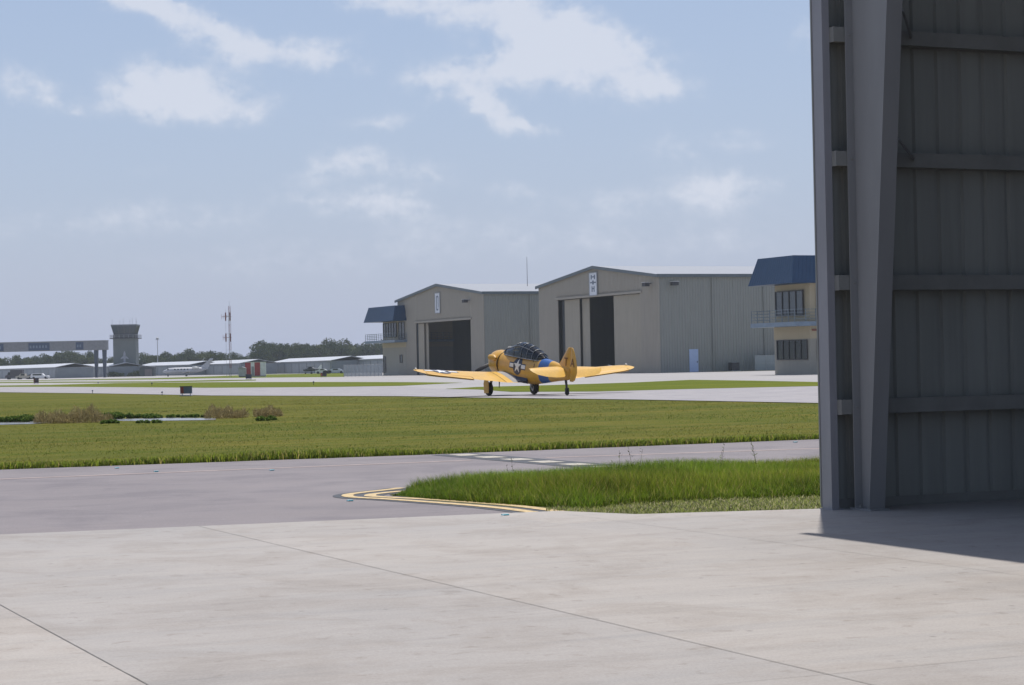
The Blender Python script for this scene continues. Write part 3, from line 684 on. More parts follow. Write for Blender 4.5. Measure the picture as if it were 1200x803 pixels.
# ------------------------------------------------------------------ offices with blue mansard roofs
def office(loc, Lx, Ly, zd, zw, ztop, oh, ohb, label, rail_back=0, front_out=.5):
    """local x along u (corner at x=0, building towards -x), y along v; the -y face looks at the field"""
    t = thing('office_building', (loc[0], loc[1], .02), label, 'office', 'offices with blue roofs', rz=ANG)
    zr0 = ztop-2.7
    lo = MB(); lo.box(-Lx, 0, 0, Ly, 0, zd-.3); lo.build('ground_floor', M_grayb, t)
    lo = MB(); ribbed(lo, Lx, 1.35 if zw > 0 else 1.3, zd-.3, .3, .03, lambda s, d, z: (-Lx+s, -.02-d, z), rib=.08, slope=.03); 
    uo = MB(); uo.box(-Lx+.1, -.1, .1, Ly, zd, zr0+.5); uo.build('upper_floor', M_cream, t)
    dk = MB(); dk.box(-Lx-ohb, front_out+.3, -oh+.2, Ly, zd-.42, zd); dk.build('balcony_deck', M_deck, t)
    # mansard
    mr = MB()
    x0, x1, y0, y1 = -Lx-ohb, front_out+.1, -oh, Ly+.5; i_ = .75
    vs = [(x0, y0, zr0), (x1, y0, zr0), (x1, y1, zr0), (x0, y1, zr0), (x0+i_, y0+i_, ztop), (x1-i_, y0+i_, ztop), (x1-i_, y1-i_, ztop), (x0+i_, y1-i_, ztop)]
    mr.add(vs, [(3, 2, 1, 0), (4, 5, 6, 7), (0, 1, 5, 4), (1, 2, 6, 5), (2, 3, 7, 6), (3, 0, 4, 7)])
    rf = mr.build('roof', M_blue, t)
    sm = MB()
    for k in range(int((x1-x0)/.45)):
        f_ = (k+.5)/int((x1-x0)/.45); a = Vector((x0+(x1-x0)*f_, y0, zr0)); b = Vector((x0+i_+(x1-x0-2*i_)*f_, y0+i_, ztop)); sm.tube(a, b, .03, n=4)
    for k in range(int((y1-y0)/.45)):
        f_ = (k+.5)/int((y1-y0)/.45); a = Vector((x1, y0+(y1-y0)*f_, zr0)); b = Vector((x1-i_, y0+i_+(y1-y0-2*i_)*f_, ztop)); sm.tube(a, b, .03, n=4)
    sm.build('seams', M_blue, rf)
    # railing along deck edge
    rl = MB(); ye = -oh+.28; xa = -Lx-ohb+.1; xb = front_out+.2
    for z in (.3, .6, .9, 1.2): rl.box(xa, xb, ye-.02, ye+.02, zd+z-.02, zd+z+.02); rl.box(xb-.02, xb+.02, ye, Ly, zd+z-.02, zd+z+.02); rl.box(xa-.02, xa+.02, ye, 0, zd+z-.02, zd+z+.02)
    k = 0
    while xa+k*1.15 <= xb: rl.box(xa+k*1.15-.03, xa+k*1.15+.03, ye-.03, ye+.03, zd, zd+1.25); k += 1
    k = 1
    while ye+k*1.15 < Ly: rl.box(xb-.03, xb+.03, ye+k*1.15-.03, ye+k*1.15+.03, zd, zd+1.25); k += 1
    rl.build('railing', M_rail, t)
    return t
def window(par, face, a0, a1, z0, z1, mull, glass=M_glassd, name='window'):
    """face 'y' (-y face at y=0) or 'x' (+x face at x=0)"""
    g = MB(); fr = MB()
    def bx(m, a, b, d0, d1, z0_, z1_):
        if face == 'y': m.box(a, b, -d1, -d0, z0_, z1_)
        else: m.box(d0, d1, a, b, z0_, z1_)
    bx(g, a0, a1, .02, .05, z0, z1); w = g.build(name, glass, par)
    for k in range(mull+1):
        c = a0+(a1-a0)*k/mull; bx(fr, c-.06, c+.06, .052, .12, z0, z1)
    bx(fr, a0-.06, a1+.06, .05, .118, z0-.08, z0); bx(fr, a0-.06, a1+.06, .05, .118, z1, z1+.08)
    fr.build('frame', M_gd, w); return w
C2 = Vector(AT(949.5, 199))
o2 = office(C2, 6.6, 16, 5.15, 1, 11.6, 2.4, .9, 'cream two storey office with blue mansard roof beside the near steel post', front_out=.6)
window(o2, 'y', -6.0, -.5, 1.55, 3.35, 5, M_glassd)
wu = window(o2, 'y', -6.1, -1.1, 5.9, 8.2, 4, M_glass); window(o2, 'x', .9, 6, 5.9, 8.2, 4, M_glass); window(o2, 'x', .8, 6, 1.5, 3.4, 4, M_glassd)
m_ = MB(); m_.box(-6.62, .02, -.03, 16, 3.5, 4.95); m_.build('cladding_band', M_cream, o2)
m_ = MB(); m_.box(.03, .12, .2, 1.6, 4.25, 4.42); m_.build('door_sign', pbr('sign_brick', (.25, .09, .07), .6), o2)
CO = Vector(AT(476, 362.5))
o1 = office(CO, 11.8, 9, 6.3, 1, 12.4, 2.6, 2.8, 'grey two storey office with blue mansard roof attached to the left far hangar', front_out=.3)
window(o1, 'y', -11.2, -4.6, 7.0, 9.4, 5, M_glassd); window(o1, 'y', -3.4, -.6, 6.5, 9.4, 2, M_glassd); window(o1, 'y', -3.0, -1.9, 2.3, 3.6, 1, M_glassd); window(o1, 'y', -11.3, -10.3, .6, 3.4, 1, M_glassd)
m_ = MB(); m_.box(-11.82, .02, -.03, 9, 5.0, 5.85); m_.build('cladding_band', M_cream, o1)

# ------------------------------------------------------------------ fences and small plant
M_link = None
def fence_mat():
    m, nt, b = nodes('chain_link'); b.inputs['Base Color'].default_value = (.40, .44, .46, 1); b.inputs['Roughness'].default_value = .5
    tr = N(nt, 'ShaderNodeBsdfTransparent'); mx = N(nt, 'ShaderNodeMixShader'); mx.inputs[0].default_value = .62
    nt.links.new(tr.outputs[0], mx.inputs[1]); nt.links.new(b.outputs[0], mx.inputs[2]); nt.links.new(mx.outputs[0], nt.nodes['Material Output'].inputs[0]); return m
M_link = fence_mat()
def fence(p, q, h, n, label):
    p = Vector(p); q = Vector(q); L = (q-p).length; a = math.atan2((q-p).y, (q-p).x)
    t = thing('chain_link_fence', (p.x, p.y, .02), label, 'fence', 'chain link fences by the hangars', rz=a)
    m_ = MB(); m_.box(0, L, -.01, .01, .05, h); m_.build('mesh', M_link, t)
    for k in range(n+1): m_ = MB(); m_.tube((L*k/n, 0, 0), (L*k/n, 0, h+.1), .045, n=6); m_.build('post', M_grey, t)
    m_ = MB(); m_.tube((0, 0, h), (L, 0, h), .03, n=6); m_.tube((0, 0, h*.5), (L, 0, h*.5), .02, n=6); m_.build('rail', M_grey, t)
fence(G(403, 441.8), G(448, 441.0), 2.0, 10, 'pale chain link fence left of the grey office, in front of the storage sheds')
pf = R2 + u*2.4 + v*13.5
fence(pf, pf + v*14, 2.1, 8, 'bluish chain link fence before the right hangar side wall')
sheet('grass_verge', [tuple(R2+u*.3+v*6.5), tuple(R2+u*5.5+v*6.5), tuple(R2+u*5.5+v*34), tuple(R2+u*.3+v*34)], .030, M_strip)
pa = R2 + u*1.6 + v*10.6
t = thing('air_conditioner', (pa.x, pa.y, .03), 'small dark air conditioning unit at the foot of the right hangar side wall', 'air conditioner', rz=ANG)
m_ = MB(); m_.box(-.5, .5, -.6, .6, .1, 1.2); m_.build('housing', M_gd, t)
m_ = MB(); m_.lathe([(0, .42), (.05, .42), (.05, .1), (.0, .05)], (0, 0, 1.2), (0, 0, 1), 16); m_.build('fan_guard', M_grey, t)
m_ = MB(); m_.box(-.6, .6, -.7, .7, 0, .1); m_.build('base', M_grey, t)

# ------------------------------------------------------------------ control tower
TD = 700.0; tx, ty = AT(147.5, TD)
tw = thing('control_tower', (tx, ty, .02), 'grey air traffic control tower with dark flared glass cab', 'control tower', rz=R(3))
M_tow = pbr('tower_concrete', (.15, .165, .155), .8, var=.1, vs=.4)
m_ = MB(); m_.box(-3.8, 3.8, -3.8, 3.8, 0, 13.0); m_.build('shaft', M_tow, tw)
m_ = MB(); m_.box(-4.8, 4.8, -4.8, 4.8, 12.9, 13.15); m_.box(-3.7, 3.7, -3.7, 3.7, 13.15, 14.4); dk = m_.build('catwalk', M_gd, tw)
m_ = MB()
for z in (13.7, 14.2):
    for a, b, c, d in ((-4.7, 4.7, -4.72, -4.66), (-4.7, 4.7, 4.66, 4.72), (-4.72, -4.66, -4.7, 4.7), (4.66, 4.72, -4.7, 4.7)): m_.box(a, b, c, d, z, z+.06)
for k in range(7):
    q = -4.7+k*9.4/6
    for a, b in ((q, -4.7), (q, 4.7), (-4.7, q), (4.7, q)): m_.box(a-.04, a+.04, b-.04, b+.04, 13.15, 14.25)
m_.build('railing', M_grey, dk)
cb = MB(); z0, z1, a0_, a1_ = 14.4, 17.3, 3.5, 4.25
vs = [(-a0_, -a0_, z0), (a0_, -a0_, z0), (a0_, a0_, z0), (-a0_, a0_, z0), (-a1_, -a1_, z1), (a1_, -a1_, z1), (a1_, a1_, z1), (-a1_, a1_, z1)]
cb.add(vs, [(0, 1, 5, 4), (1, 2, 6, 5), (2, 3, 7, 6), (3, 0, 4, 7), (3, 2, 1, 0)]); cab = cb.build('cab_glass', pbr('cab_glass', (.03, .045, .06), .12, spec=.6), tw)
m_ = MB()
for k in range(5):
    f_ = k/4
    for s0, s1 in (((-1, -1), (1, -1)), ((1, -1), (1, 1)), ((-1, 1), (1, 1)), ((-1, -1), (-1, 1))):
        ax = s0[0]+(s1[0]-s0[0])*f_; ay = s0[1]+(s1[1]-s0[1])*f_; m_.tube((ax*a0_*1.01, ay*a0_*1.01, z0), (ax*a1_*1.01, ay*a1_*1.01, z1), .07, n=4)
m_.build('mullions', M_gd, cab)
m_ = MB(); m_.box(-4.4, 4.4, -4.4, 4.4, 17.3, 17.75); m_.build('roof', pbr('tower_roof', (.12, .13, .15), .6), tw)
for i, (x, y, h) in enumerate(((-4.1, -3, 2.0), (-2.2, 2, 1.7), (-.6, -1, 2.3), (1.2, 2, 1.9), (2.6, -2, 2.6), (4.0, -3, 2.4), (3.4, 2, 1.6))):
    m_ = MB(); m_.tube((x, y, 17.75), (x, y, 17.75+h), .05, .03, n=5); m_.tube((x-.25, y, 17.5+h*.8), (x+.25, y, 17.5+h*.8), .03, n=4); m_.build('antenna', M_grey, tw)
# pale aeroplane shaped emblem
m_ = MB(); m_.prism([(0, 8.8), (.35, 8.0), (.4, 7.1), (1.3, 6.3), (1.3, 5.9), (.4, 6.3), (.3, 5.1), (.8, 4.6), (.8, 4.3), (0, 4.55), (-.8, 4.3), (-.8, 4.6), (-.3, 5.1), (-.4, 6.3), (-1.3, 5.9), (-1.3, 6.3), (-.4, 7.1), (-.35, 8.0)], -3.86, -3.802, 'y'); m_.build('emblem', pbr('emblem_pale', (.36, .36, .38), .6), tw)
m_ = MB(); m_.box(-.7, .3, -3.85, -3.805, 0, 2.3); m_.build('door', M_gd, tw)

# ------------------------------------------------------------------ sign gantry
gx, gy = AT(126, 640)
gt = thing('sign_gantry', (gx, gy, .02), 'long grey overhead beam on dark paired legs with blue panels at the far left', 'gantry', rz=R(-3))
s = F/640; GL = 44.0
m_ = MB(); m_.box(-GL, 0, -1.2, 1.2, 8.6, 11.5); m_.build('beam', pbr('beam_panel', (.22, .22, .225), .6), gt)
m_ = MB(); m_.box(-GL-.1, .1, -1.3, 1.3, 11.5, 11.65); m_.build('beam_cap', M_grey, gt)
for x in (-3.6, -1.0, -GL+1.2, -GL+3.8):
    m_ = MB(); m_.prism([(x-.35, 0), (x+.35, 0), (x+.62, 8.6), (x-.62, 8.6)], -.5, .5, 'y'); m_.build('leg', pbr('gantry_leg', (.04, .055, .085), .5), gt)
for a, b in ((-24.7, -18.0), (-9.7, -7.3), (-36.5, -32.6)):
    m_ = MB(); m_.box(a, b, -1.28, -1.203, 8.85, 11.2); sg = m_.build('sign_panel', pbr('panel_navy', (.045, .07, .13), .5), gt)
    k = MB(); n_ = max(2, int((b-a)/1.1))
    for q in range(n_):
        c = a+.4+(b-a-.8)*q/n_; k.box(c, c+.55*(b-a-.8)/n_, -1.31, -1.283, 9.6, 10.4)
    k.build('lettering', pbr('letter_blue', (.16, .20, .26), .5), sg)

# ------------------------------------------------------------------ storage sheds (long, low)
def shed(pa, pb, Da, Db, h, label):
    A = Vector(AT(pa, Da)); B = Vector(AT(pb, Db)); d = B-A; L = d.length; a = math.atan2(d.y, d.x); W = 12
    t = thing('storage_shed', (A.x, A.y, .02), label, 'shed', 'long low storage sheds', rz=a)
    m_ = MB(); m_.box(0, L, 0, W, 0, h); m_.build('wall', pbr('shed_wall', (.20, .225, .245), .6, var=.1, vs=.3), t)
    m_ = MB(); m_.prism([(-.4, h), (W/2, h+1.15), (W+.4, h), (W+.4, h+.12), (W/2, h+1.3), (-.4, h+.12)], -.4, L+.4, 'x'); m_.build('roof', pbr('shed_roof', (.50, .51, .53), .4, var=.05), t)
    n = max(2, int(L/11))
    for k in range(n):
        m_ = MB(); x0 = L*k/n+.9; x1 = L*(k+1)/n-.9; m_.box(x0, x1, -.12, -.01, .1, h-.6)
        for q in (1, 2, 3): m_.box(x0+(x1-x0)*q/4-.05, x0+(x1-x0)*q/4+.05, -.16, -.122, .1, h-.6)
        m_.build('shed_door', pbr('shed_door', (.25, .275, .295), .6, var=.1, vs=.3), t)
shed(-30, 65, 800, 660, 3.5, 'leftmost long low shed with a white roof, behind the vehicles')
shed(72, 127, 780, 690, 3.5, 'long low white roofed shed seen between the gantry legs')
shed(161, 222, 760, 705, 3.6, 'long low white roofed shed behind the business jet nose')
shed(232, 281, 720, 660, 3.6, 'long low white roofed shed behind the lattice mast')
shed(318, 388, 690, 600, 3.7, 'long low white roofed shed right of the striped cabin')
shed(396, 452, 640, 560, 3.8, 'long low white roofed shed above the chain link fence')
x, y = AT(172.5, 690)
t = thing('equipment_hut', (x, y, .02), 'small dark hut with a brownish door, right of the control tower', 'hut')
m_ = MB(); m_.box(-2.4, 2.4, -2, 2, 0, 3.0); m_.build('wall', pbr('hut_wall', (.05, .06, .06), .8), t)
m_ = MB(); m_.prism([(-2.6, 3.0), (0, 3.5), (2.6, 3.0)], -2.2, 2.2, 'y'); m_.build('roof', M_gd, t)
m_ = MB(); m_.box(-.6, 1.8, -2.08, -2.01, 0, 2.4); m_.build('door', pbr('hut_door', (.16, .13, .13), .6), t)
# beacon mast behind
x, y = AT(184.5, 760)
t = thing('beacon_mast', (x, y, .02), 'thin pale beacon mast in front of the trees right of the control tower', 'mast')
m_ = MB(); m_.tube((0, 0, 0), (0, 0, 13.2), .22, .12, n=6); m_.build('pole', M_grey, t)
m_ = MB(); m_.box(-.8, .8, -.5, .5, 13.2, 13.3); m_.lathe([(0, .3), (.2, .5), (.7, .5), (.9, .2)], (0, 0, 13.3), (0, 0, 1), 12); m_.build('lamp', M_grey, t)

# ------------------------------------------------------------------ lattice mast and striped cabin
MD = 450.0
x, y = AT(269.5, MD)
mt = thing('lattice_mast', (x, y, .02), 'tall thin red and white lattice mast with crossed aerials', 'mast')
hM = 15.6
for k in range(8):
    m_ = MB(); za = hM*k/8; zb = hM*(k+1)/8; r = .28
    P3 = [(r*math.cos(2*math.pi*i/3+.5), r*math.sin(2*math.pi*i/3+.5)) for i in range(3)]
    for i in range(3):
        a = P3[i]; b = P3[(i+1) % 3]; m_.tube((*a, za), (*a, zb), .035, n=4)
        for j in range(3):
            z_0 = za+(zb-za)*j/3; z_1 = za+(zb-za)*(j+1)/3; m_.tube((*a, z_0), (*b, z_1), .02, n=4); m_.tube((*a, z_1), (*b, z_1), .018, n=4)
    m_.build('mast_section', pbr('mast_red', (.25, .09, .09), .6) if k % 2 else pbr('mast_white', (.36, .36, .38), .6), mt)
m_ = MB(); m_.tube((-.85, 0, 0), (-.85, 0, hM-.7), .03, .02, n=5)
for z in (3, 6, 9.5, 13.5): m_.tube((-.85, 0, z), (0, 0, z), .03, n=4)
m_.build('feeder_pole', M_grey, mt)
for z, w_ in ((13.3, 1.5), (8.7, 1.0)):
    m_ = MB(); m_.tube((-1.0-w_*.5, 0, z), (.4, 0, z), .05, n=5)
    for q in range(4): xq = -1.0-w_*.5+q*w_/4; m_.tube((xq, 0, z-.6+.1*q), (xq, 0, z+.6-.1*q), .03, n=4)
    for q in (-.85, .1): m_.box(q-.12, q+.12, -.2, .2, z-.9, z+.9)
    m_.build('aerial_array', pbr('mast_red2', (.30, .13, .13), .6), mt)
m_ = MB(); m_.tube((0, 0, hM), (0, 0, hM+1.2), .03, n=4); m_.build('lightning_rod', M_grey, mt)
x, y = AT(298.5, 440)
cbn = thing('equipment_cabin', (x, y, .02), 'boxy equipment cabin painted in wide red and white stripes', 'cabin', rz=R(6))
m_ = MB(); xs = [-2.1, -.9, -.1, 1.1, 2.3]
for k in range(4): m_.box(xs[k], xs[k+1]-.002, -1.4, 1.4, .25, 3.1, k % 2)
m_.build('wall', [pbr('cabin_red', (.42, .05, .06), .5), pbr('cabin_white', (.8, .8, .8), .5)], cbn)
m_ = MB(); m_.box(-2.2, 2.4, -1.5, 1.5, 3.1, 3.2); m_.build('roof', M_white, cbn)
m_ = MB(); m_.box(-2.1, 2.3, -1.35, 1.35, 0, .25); m_.build('base', M_grey, cbn)
m_ = MB(); m_.box(-.75, -.2, -1.44, -1.405, .3, 2.2); m_.build('door', M_grey, cbn)
x, y = AT(283.5, 436)
t = thing('generator_cabinet', (x, y, .02), 'pale grey low cabinet left of the striped cabin', 'cabinet')
m_ = MB(); m_.box(-.75, .75, -.8, .8, .2, 1.9); m_.build('housing', pbr('cab_grey', (.42, .43, .45), .5), t)
m_ = MB(); m_.prism([(-.85, 1.9), (0, 2.2), (.85, 1.9)], -.9, .9, 'y'); m_.build('lid', M_grey, t)
m_ = MB(); m_.box(-.65, .65, -.7, .7, 0, .2); m_.build('base', M_gd, t)

# ------------------------------------------------------------------ airfield guidance signs and edge lights
def gsign2(px, py, w_, h_, label, face, side=None, rz=0):
    x, y = G(px, py)
    t = thing('airfield_sign', (x, y, .03), label, 'sign', 'airfield guidance signs', rz=rz)
    m_ = MB(); m_.box(-w_/2, w_/2, -.12, .12, .14, .14+h_); b = m_.build('sign_box', face, t)
    m_ = MB(); m_.box(-w_/2-.03, w_/2+.03, -.15, .15, .14+h_, .17+h_); m_.build('cap', M_gd, b)
    if side: m_ = MB(); m_.box(-w_/2+.02, -w_/2+w_*.30, -.135, -.122, .16, .12+h_); m_.build('face_panel', side, b)
    for q in (-.35, .35): m_ = MB(); m_.tube((q*w_, 0, 0), (q*w_, 0, .14), .03, n=6); m_.build('leg', M_grey, t)
    m_ = MB(); m_.box(-w_/2, w_/2, -.25, .25, -.01, .03); m_.build('base', M_grey, t)
gsign2(218.3, 464.6, .72, .44, 'slate blue airfield sign with a red left end, nearest of the signs', pbr('sign_slate', (.10, .13, .17), .5), pbr('sign_red', (.22, .035, .025), .5))
gsign2(42.5, 450.3, .75, .75, 'dark airfield sign below the vehicles at the left', pbr('sign_dark', (.035, .025, .03), .5), pbr('sign_brown', (.10, .03, .02), .5))
gsign2(291.5, 445.0, .95, .65, 'dark navy airfield sign in front of the striped cabin', pbr('sign_navy', (.02, .025, .045), .5))
gsign2(379.3, 442.3, 1.05, .60, 'rusty orange and black airfield sign left of the chain link fence', pbr('sign_black', (.02, .015, .015), .5), pbr('sign_rust', (.28, .07, .03), .5))
def edgelight(px, py, h, label):
    x, y = G(px, py)
    t = thing('taxiway_light', (x, y, .02), label, 'light', 'taxiway edge lights')
    m_ = MB(); m_.tube((0, 0, 0), (0, 0, h*.7), h*.07, n=8); m_.build('stake', M_gd, t)
    m_ = MB(); m_.lathe([(0, h*.2), (h*.1, h*.25), (h*.3, h*.18), (h*.38, .01)], (0, 0, h*.65), (0, 0, 1), 10); m_.build('lens', pbr('lens_blue', (.02, .03, .09), .3), t)
edgelight(108.5, 461.6, .26, 'small dark edge light on the grass, leftmost of the three by the taxiway')
edgelight(190, 463.8, .26, 'small dark edge light just left of the slate blue sign')
edgelight(367.5, 451.6, .36, 'small dark edge light on the grass verge left of the yellow aeroplane')
edgelight(178, 452.6, .36, 'small dark edge light on the grass verge below the dark hut')
edgelight(115, 450.8, .36, 'small dark edge light on the verge below the gantry legs')

# ------------------------------------------------------------------ lofts
def sec(x, hw, zt, zb, n=28, p=2.3, yc=0):
    zc = (zt+zb)/2; hz = (zt-zb)/2; out = []
    for i in range(n):
        a = 2*math.pi*i/n; c = math.cos(a); s = math.sin(a)
        out.append((x, yc+hw*math.copysign(abs(c)**(2/p), c), zc+hz*math.copysign(abs(s)**(2/p), s)))
    return out
def airfoil(n=9, t=.15):
    up_ = []
    for i in range(n):
        x = (1-math.cos(math.pi*i/(n-1)))/2
        y = 5*t*(.2969*math.sqrt(x)-.126*x-.3516*x*x+.2843*x**3-.1036*x**4)
        up_.append((x, y))
    lo = [(x, -y*.75) for x, y in up_[1:-1]]
    return up_ + lo[::-1]
def wing_rings(stations, t=.15):
    """stations: (y, xle, chord, z, twist, thick)"""
    af = airfoil(t=1.0); out = []
    for (y, xle, ch, z, tw_, th) in stations:
        out.append([(xle-ax*ch*math.cos(tw_)+0, y, z+az*ch*th - ax*ch*math.sin(tw_)) for ax, az in af])
    return out

# ------------------------------------------------------------------ yellow trainer aeroplane
HDG = R(26.8); PT = R(6.0); HUB = 1.76
mx_, my_ = AT(598.5, 105.3)
ap = thing('training_aeroplane', (mx_, my_, .024), 'yellow propeller trainer aeroplane with blue tail band and star insignia, taxiing', 'aeroplane')
ap.rotation_euler = (0, 0, math.pi/2+HDG)     # local +x is the nose direction
M_y = None
def ypaint(name, c):
    m, nt, b = nodes(name)
    n = noise(nt, 1.3, 6, .65); n2 = noise(nt, 7, 5, .7)
    cc = ramp(nt, n, [(.3, tuple(x*.82 for x in c)), (.7, tuple(x*1.08 for x in c))])
    cc = mixc(nt, .25, cc, ramp(nt, n2, [(.3, tuple(x*.55 for x in c)), (.6, c)]))
    nt.links.new(cc, b.inputs['Base Color']); b.inputs['Roughness'].default_value = .42; b.inputs['Coat Weight'].default_value = .25; return m
M_y = ypaint('yellow_shaded_side', (.62, .33, .028)); M_ylit = ypaint('yellow_sunlit_top', (.76, .44, .06))  # one paint; side shade and sunlit wing tops are put into the colours
M_bl = pbr('band_blue', (.03, .10, .30), .4); M_bk = pbr('insignia_dark', (.018, .022, .045), .5); M_ws = pbr('insignia_white', (.72, .72, .72), .5)
M_seam = pbr('panel_gap', (.06, .035, .01), .7); M_can = glass_mat('canopy_glass', (.30, .36, .46), .0); M_olive = pbr('cockpit_green', (.05, .06, .05), .7)
B0 = Matrix.Translation((1.8*math.cos(PT), 0, HUB-.0)) @ Matrix.Rotation(-PT, 4, 'Y')      # body frame (hub at origin) -> plane frame (main wheels at origin)
def pm(): m_ = MB(); m_.T = B0; return m_
FS = [(-1.25, .60, .62, -.63), (-1.6, .60, .64, -.70), (-2.1, .59, .64, -.76), (-2.8, .575, .62, -.80), (-3.6, .55, .62, -.80), (-4.4, .51, .64, -.76), (-5.0, .46, .66, -.68), (-5.55, .40, .66, -.59), (-5.9, .36, .64, -.53), (-6.15, .33, .625, -.485), (-6.4, .30, .605, -.44), (-7.1, .21, .53, -.32), (-7.6, .15, .48, -.24), (-8.05, .09, .43, -.17), (-8.12, .05, .40, -.14)]
def fsec(x):
    for a, b in zip(FS, FS[1:]):
        if b[0] <= x <= a[0]:
            t = (a[0]-x)/(a[0]-b[0]); return [a[i]+(b[i]-a[i])*t for i in range(4)]
    return FS[-1]
def fus_y(x, z, p=2.3):
    _, hw, zt, zb = fsec(x); zc = (zt+zb)/2; hz = (zt-zb)/2; q = min(.999, abs((z-zc)/hz)); return hw*(1-q**p)**(1/p)
m_ = pm(); m_.rings([sec(*s) for s in FS], mif=lambda k: 1 if 7 <= k <= 9 else 0)
keep = [j for j in range(len(m_.f)) if not (j < 28*14 and 2 <= j//28 <= 5 and 4 <= j % 28 <= 9)]     # open cockpit
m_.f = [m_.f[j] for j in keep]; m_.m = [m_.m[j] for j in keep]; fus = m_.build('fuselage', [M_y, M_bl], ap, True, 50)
m_ = pm(); m_.lathe([(0, .40), (.03, .52), (-.08, .61), (-.35, .655), (-.75, .66), (-1.1, .655), (-1.14, .62), (-1.1, .55)], (-.28, 0, 0), (1, 0, 0), 32)
cw = m_.build('cowling', M_y, ap, True, 50)
m_ = pm(); m_.lathe([(0, .40), (-.25, .40), (-.25, .0)], (-.28, 0, 0), (1, 0, 0), 24); m_.build('cowl_opening', M_gd, cw, True)
m_ = pm()
for k in range(9):
    a = 2*math.pi*k/9; m_.tube((-.42, .14*math.cos(a), .14*math.sin(a)), (-.42, .37*math.cos(a), .37*math.sin(a)), .06, n=6)
m_.lathe([(0, .0), (-.02, .13), (-.2, .17)], (-.28, 0, 0), (1, 0, 0), 14); m_.build('engine', M_grey, ap)
m_ = pm(); m_.lathe([(0, .60), (0, .662), (-.05, .662), (-.05, .60)], (-1.40, 0, 0), (1, 0, 0), 32); m_.build('cowl_gap', M_seam, cw)
m_ = pm(); m_.lathe([(0, .02), (-.06, .07), (-.14, .15), (-.62, .16), (-.80, .03)], (-.55, .655, .28), (1, 0, -.02), 14); m_.build('air_intake', M_y, cw, True)
m_ = pm(); m_.tube((-1.0, -.60, -.32), (-1.9, -.74, -.40), .08, .09, n=10); m_.build('exhaust_pipe', M_gd, ap, True)
m_ = pm(); m_.prism([(-1.26, .20), (-2.0, .22), (-2.0, -.22), (-1.26, -.20)], .635, .655, 'z'); m_.build('antiglare_panel', M_bk, ap)
# propeller, at rest
pr = pm(); pr.lathe([(.16, .0), (.13, .05), (.0, .10), (-.16, .11), (-.26, .08)], (0, 0, 0), (1, 0, 0), 16); prop = pr.build('propeller', M_chrome, ap, True)
for s_ in (0, 1):
    m_ = pm(); a = R(-24)+math.pi*s_; e1 = Vector((0, math.cos(a), math.sin(a))); e2 = Vector((0, -math.sin(a), math.cos(a))); rs_ = []
    for r_, ch, th, tw_ in ((.09, .10, .08, 60), (.3, .15, .05, 50), (.6, .21, .03, 36), (.95, .20, .02, 26), (1.22, .15, .014, 20), (1.30, .07, .01, 18)):
        tw_ = R(tw_); cdir = e2*math.cos(tw_)+Vector((1, 0, 0))*math.sin(tw_); nd = Vector((1, 0, 0))*math.cos(tw_)-e2*math.sin(tw_)
        rs_.append([tuple(e1*r_+cdir*ch*.5*math.cos(q)+nd*th*.5*math.sin(q)) for q in [2*math.pi*i/10 for i in range(10)]])
    m_.rings(rs_); m_.build('blade', M_gd, prop, True)
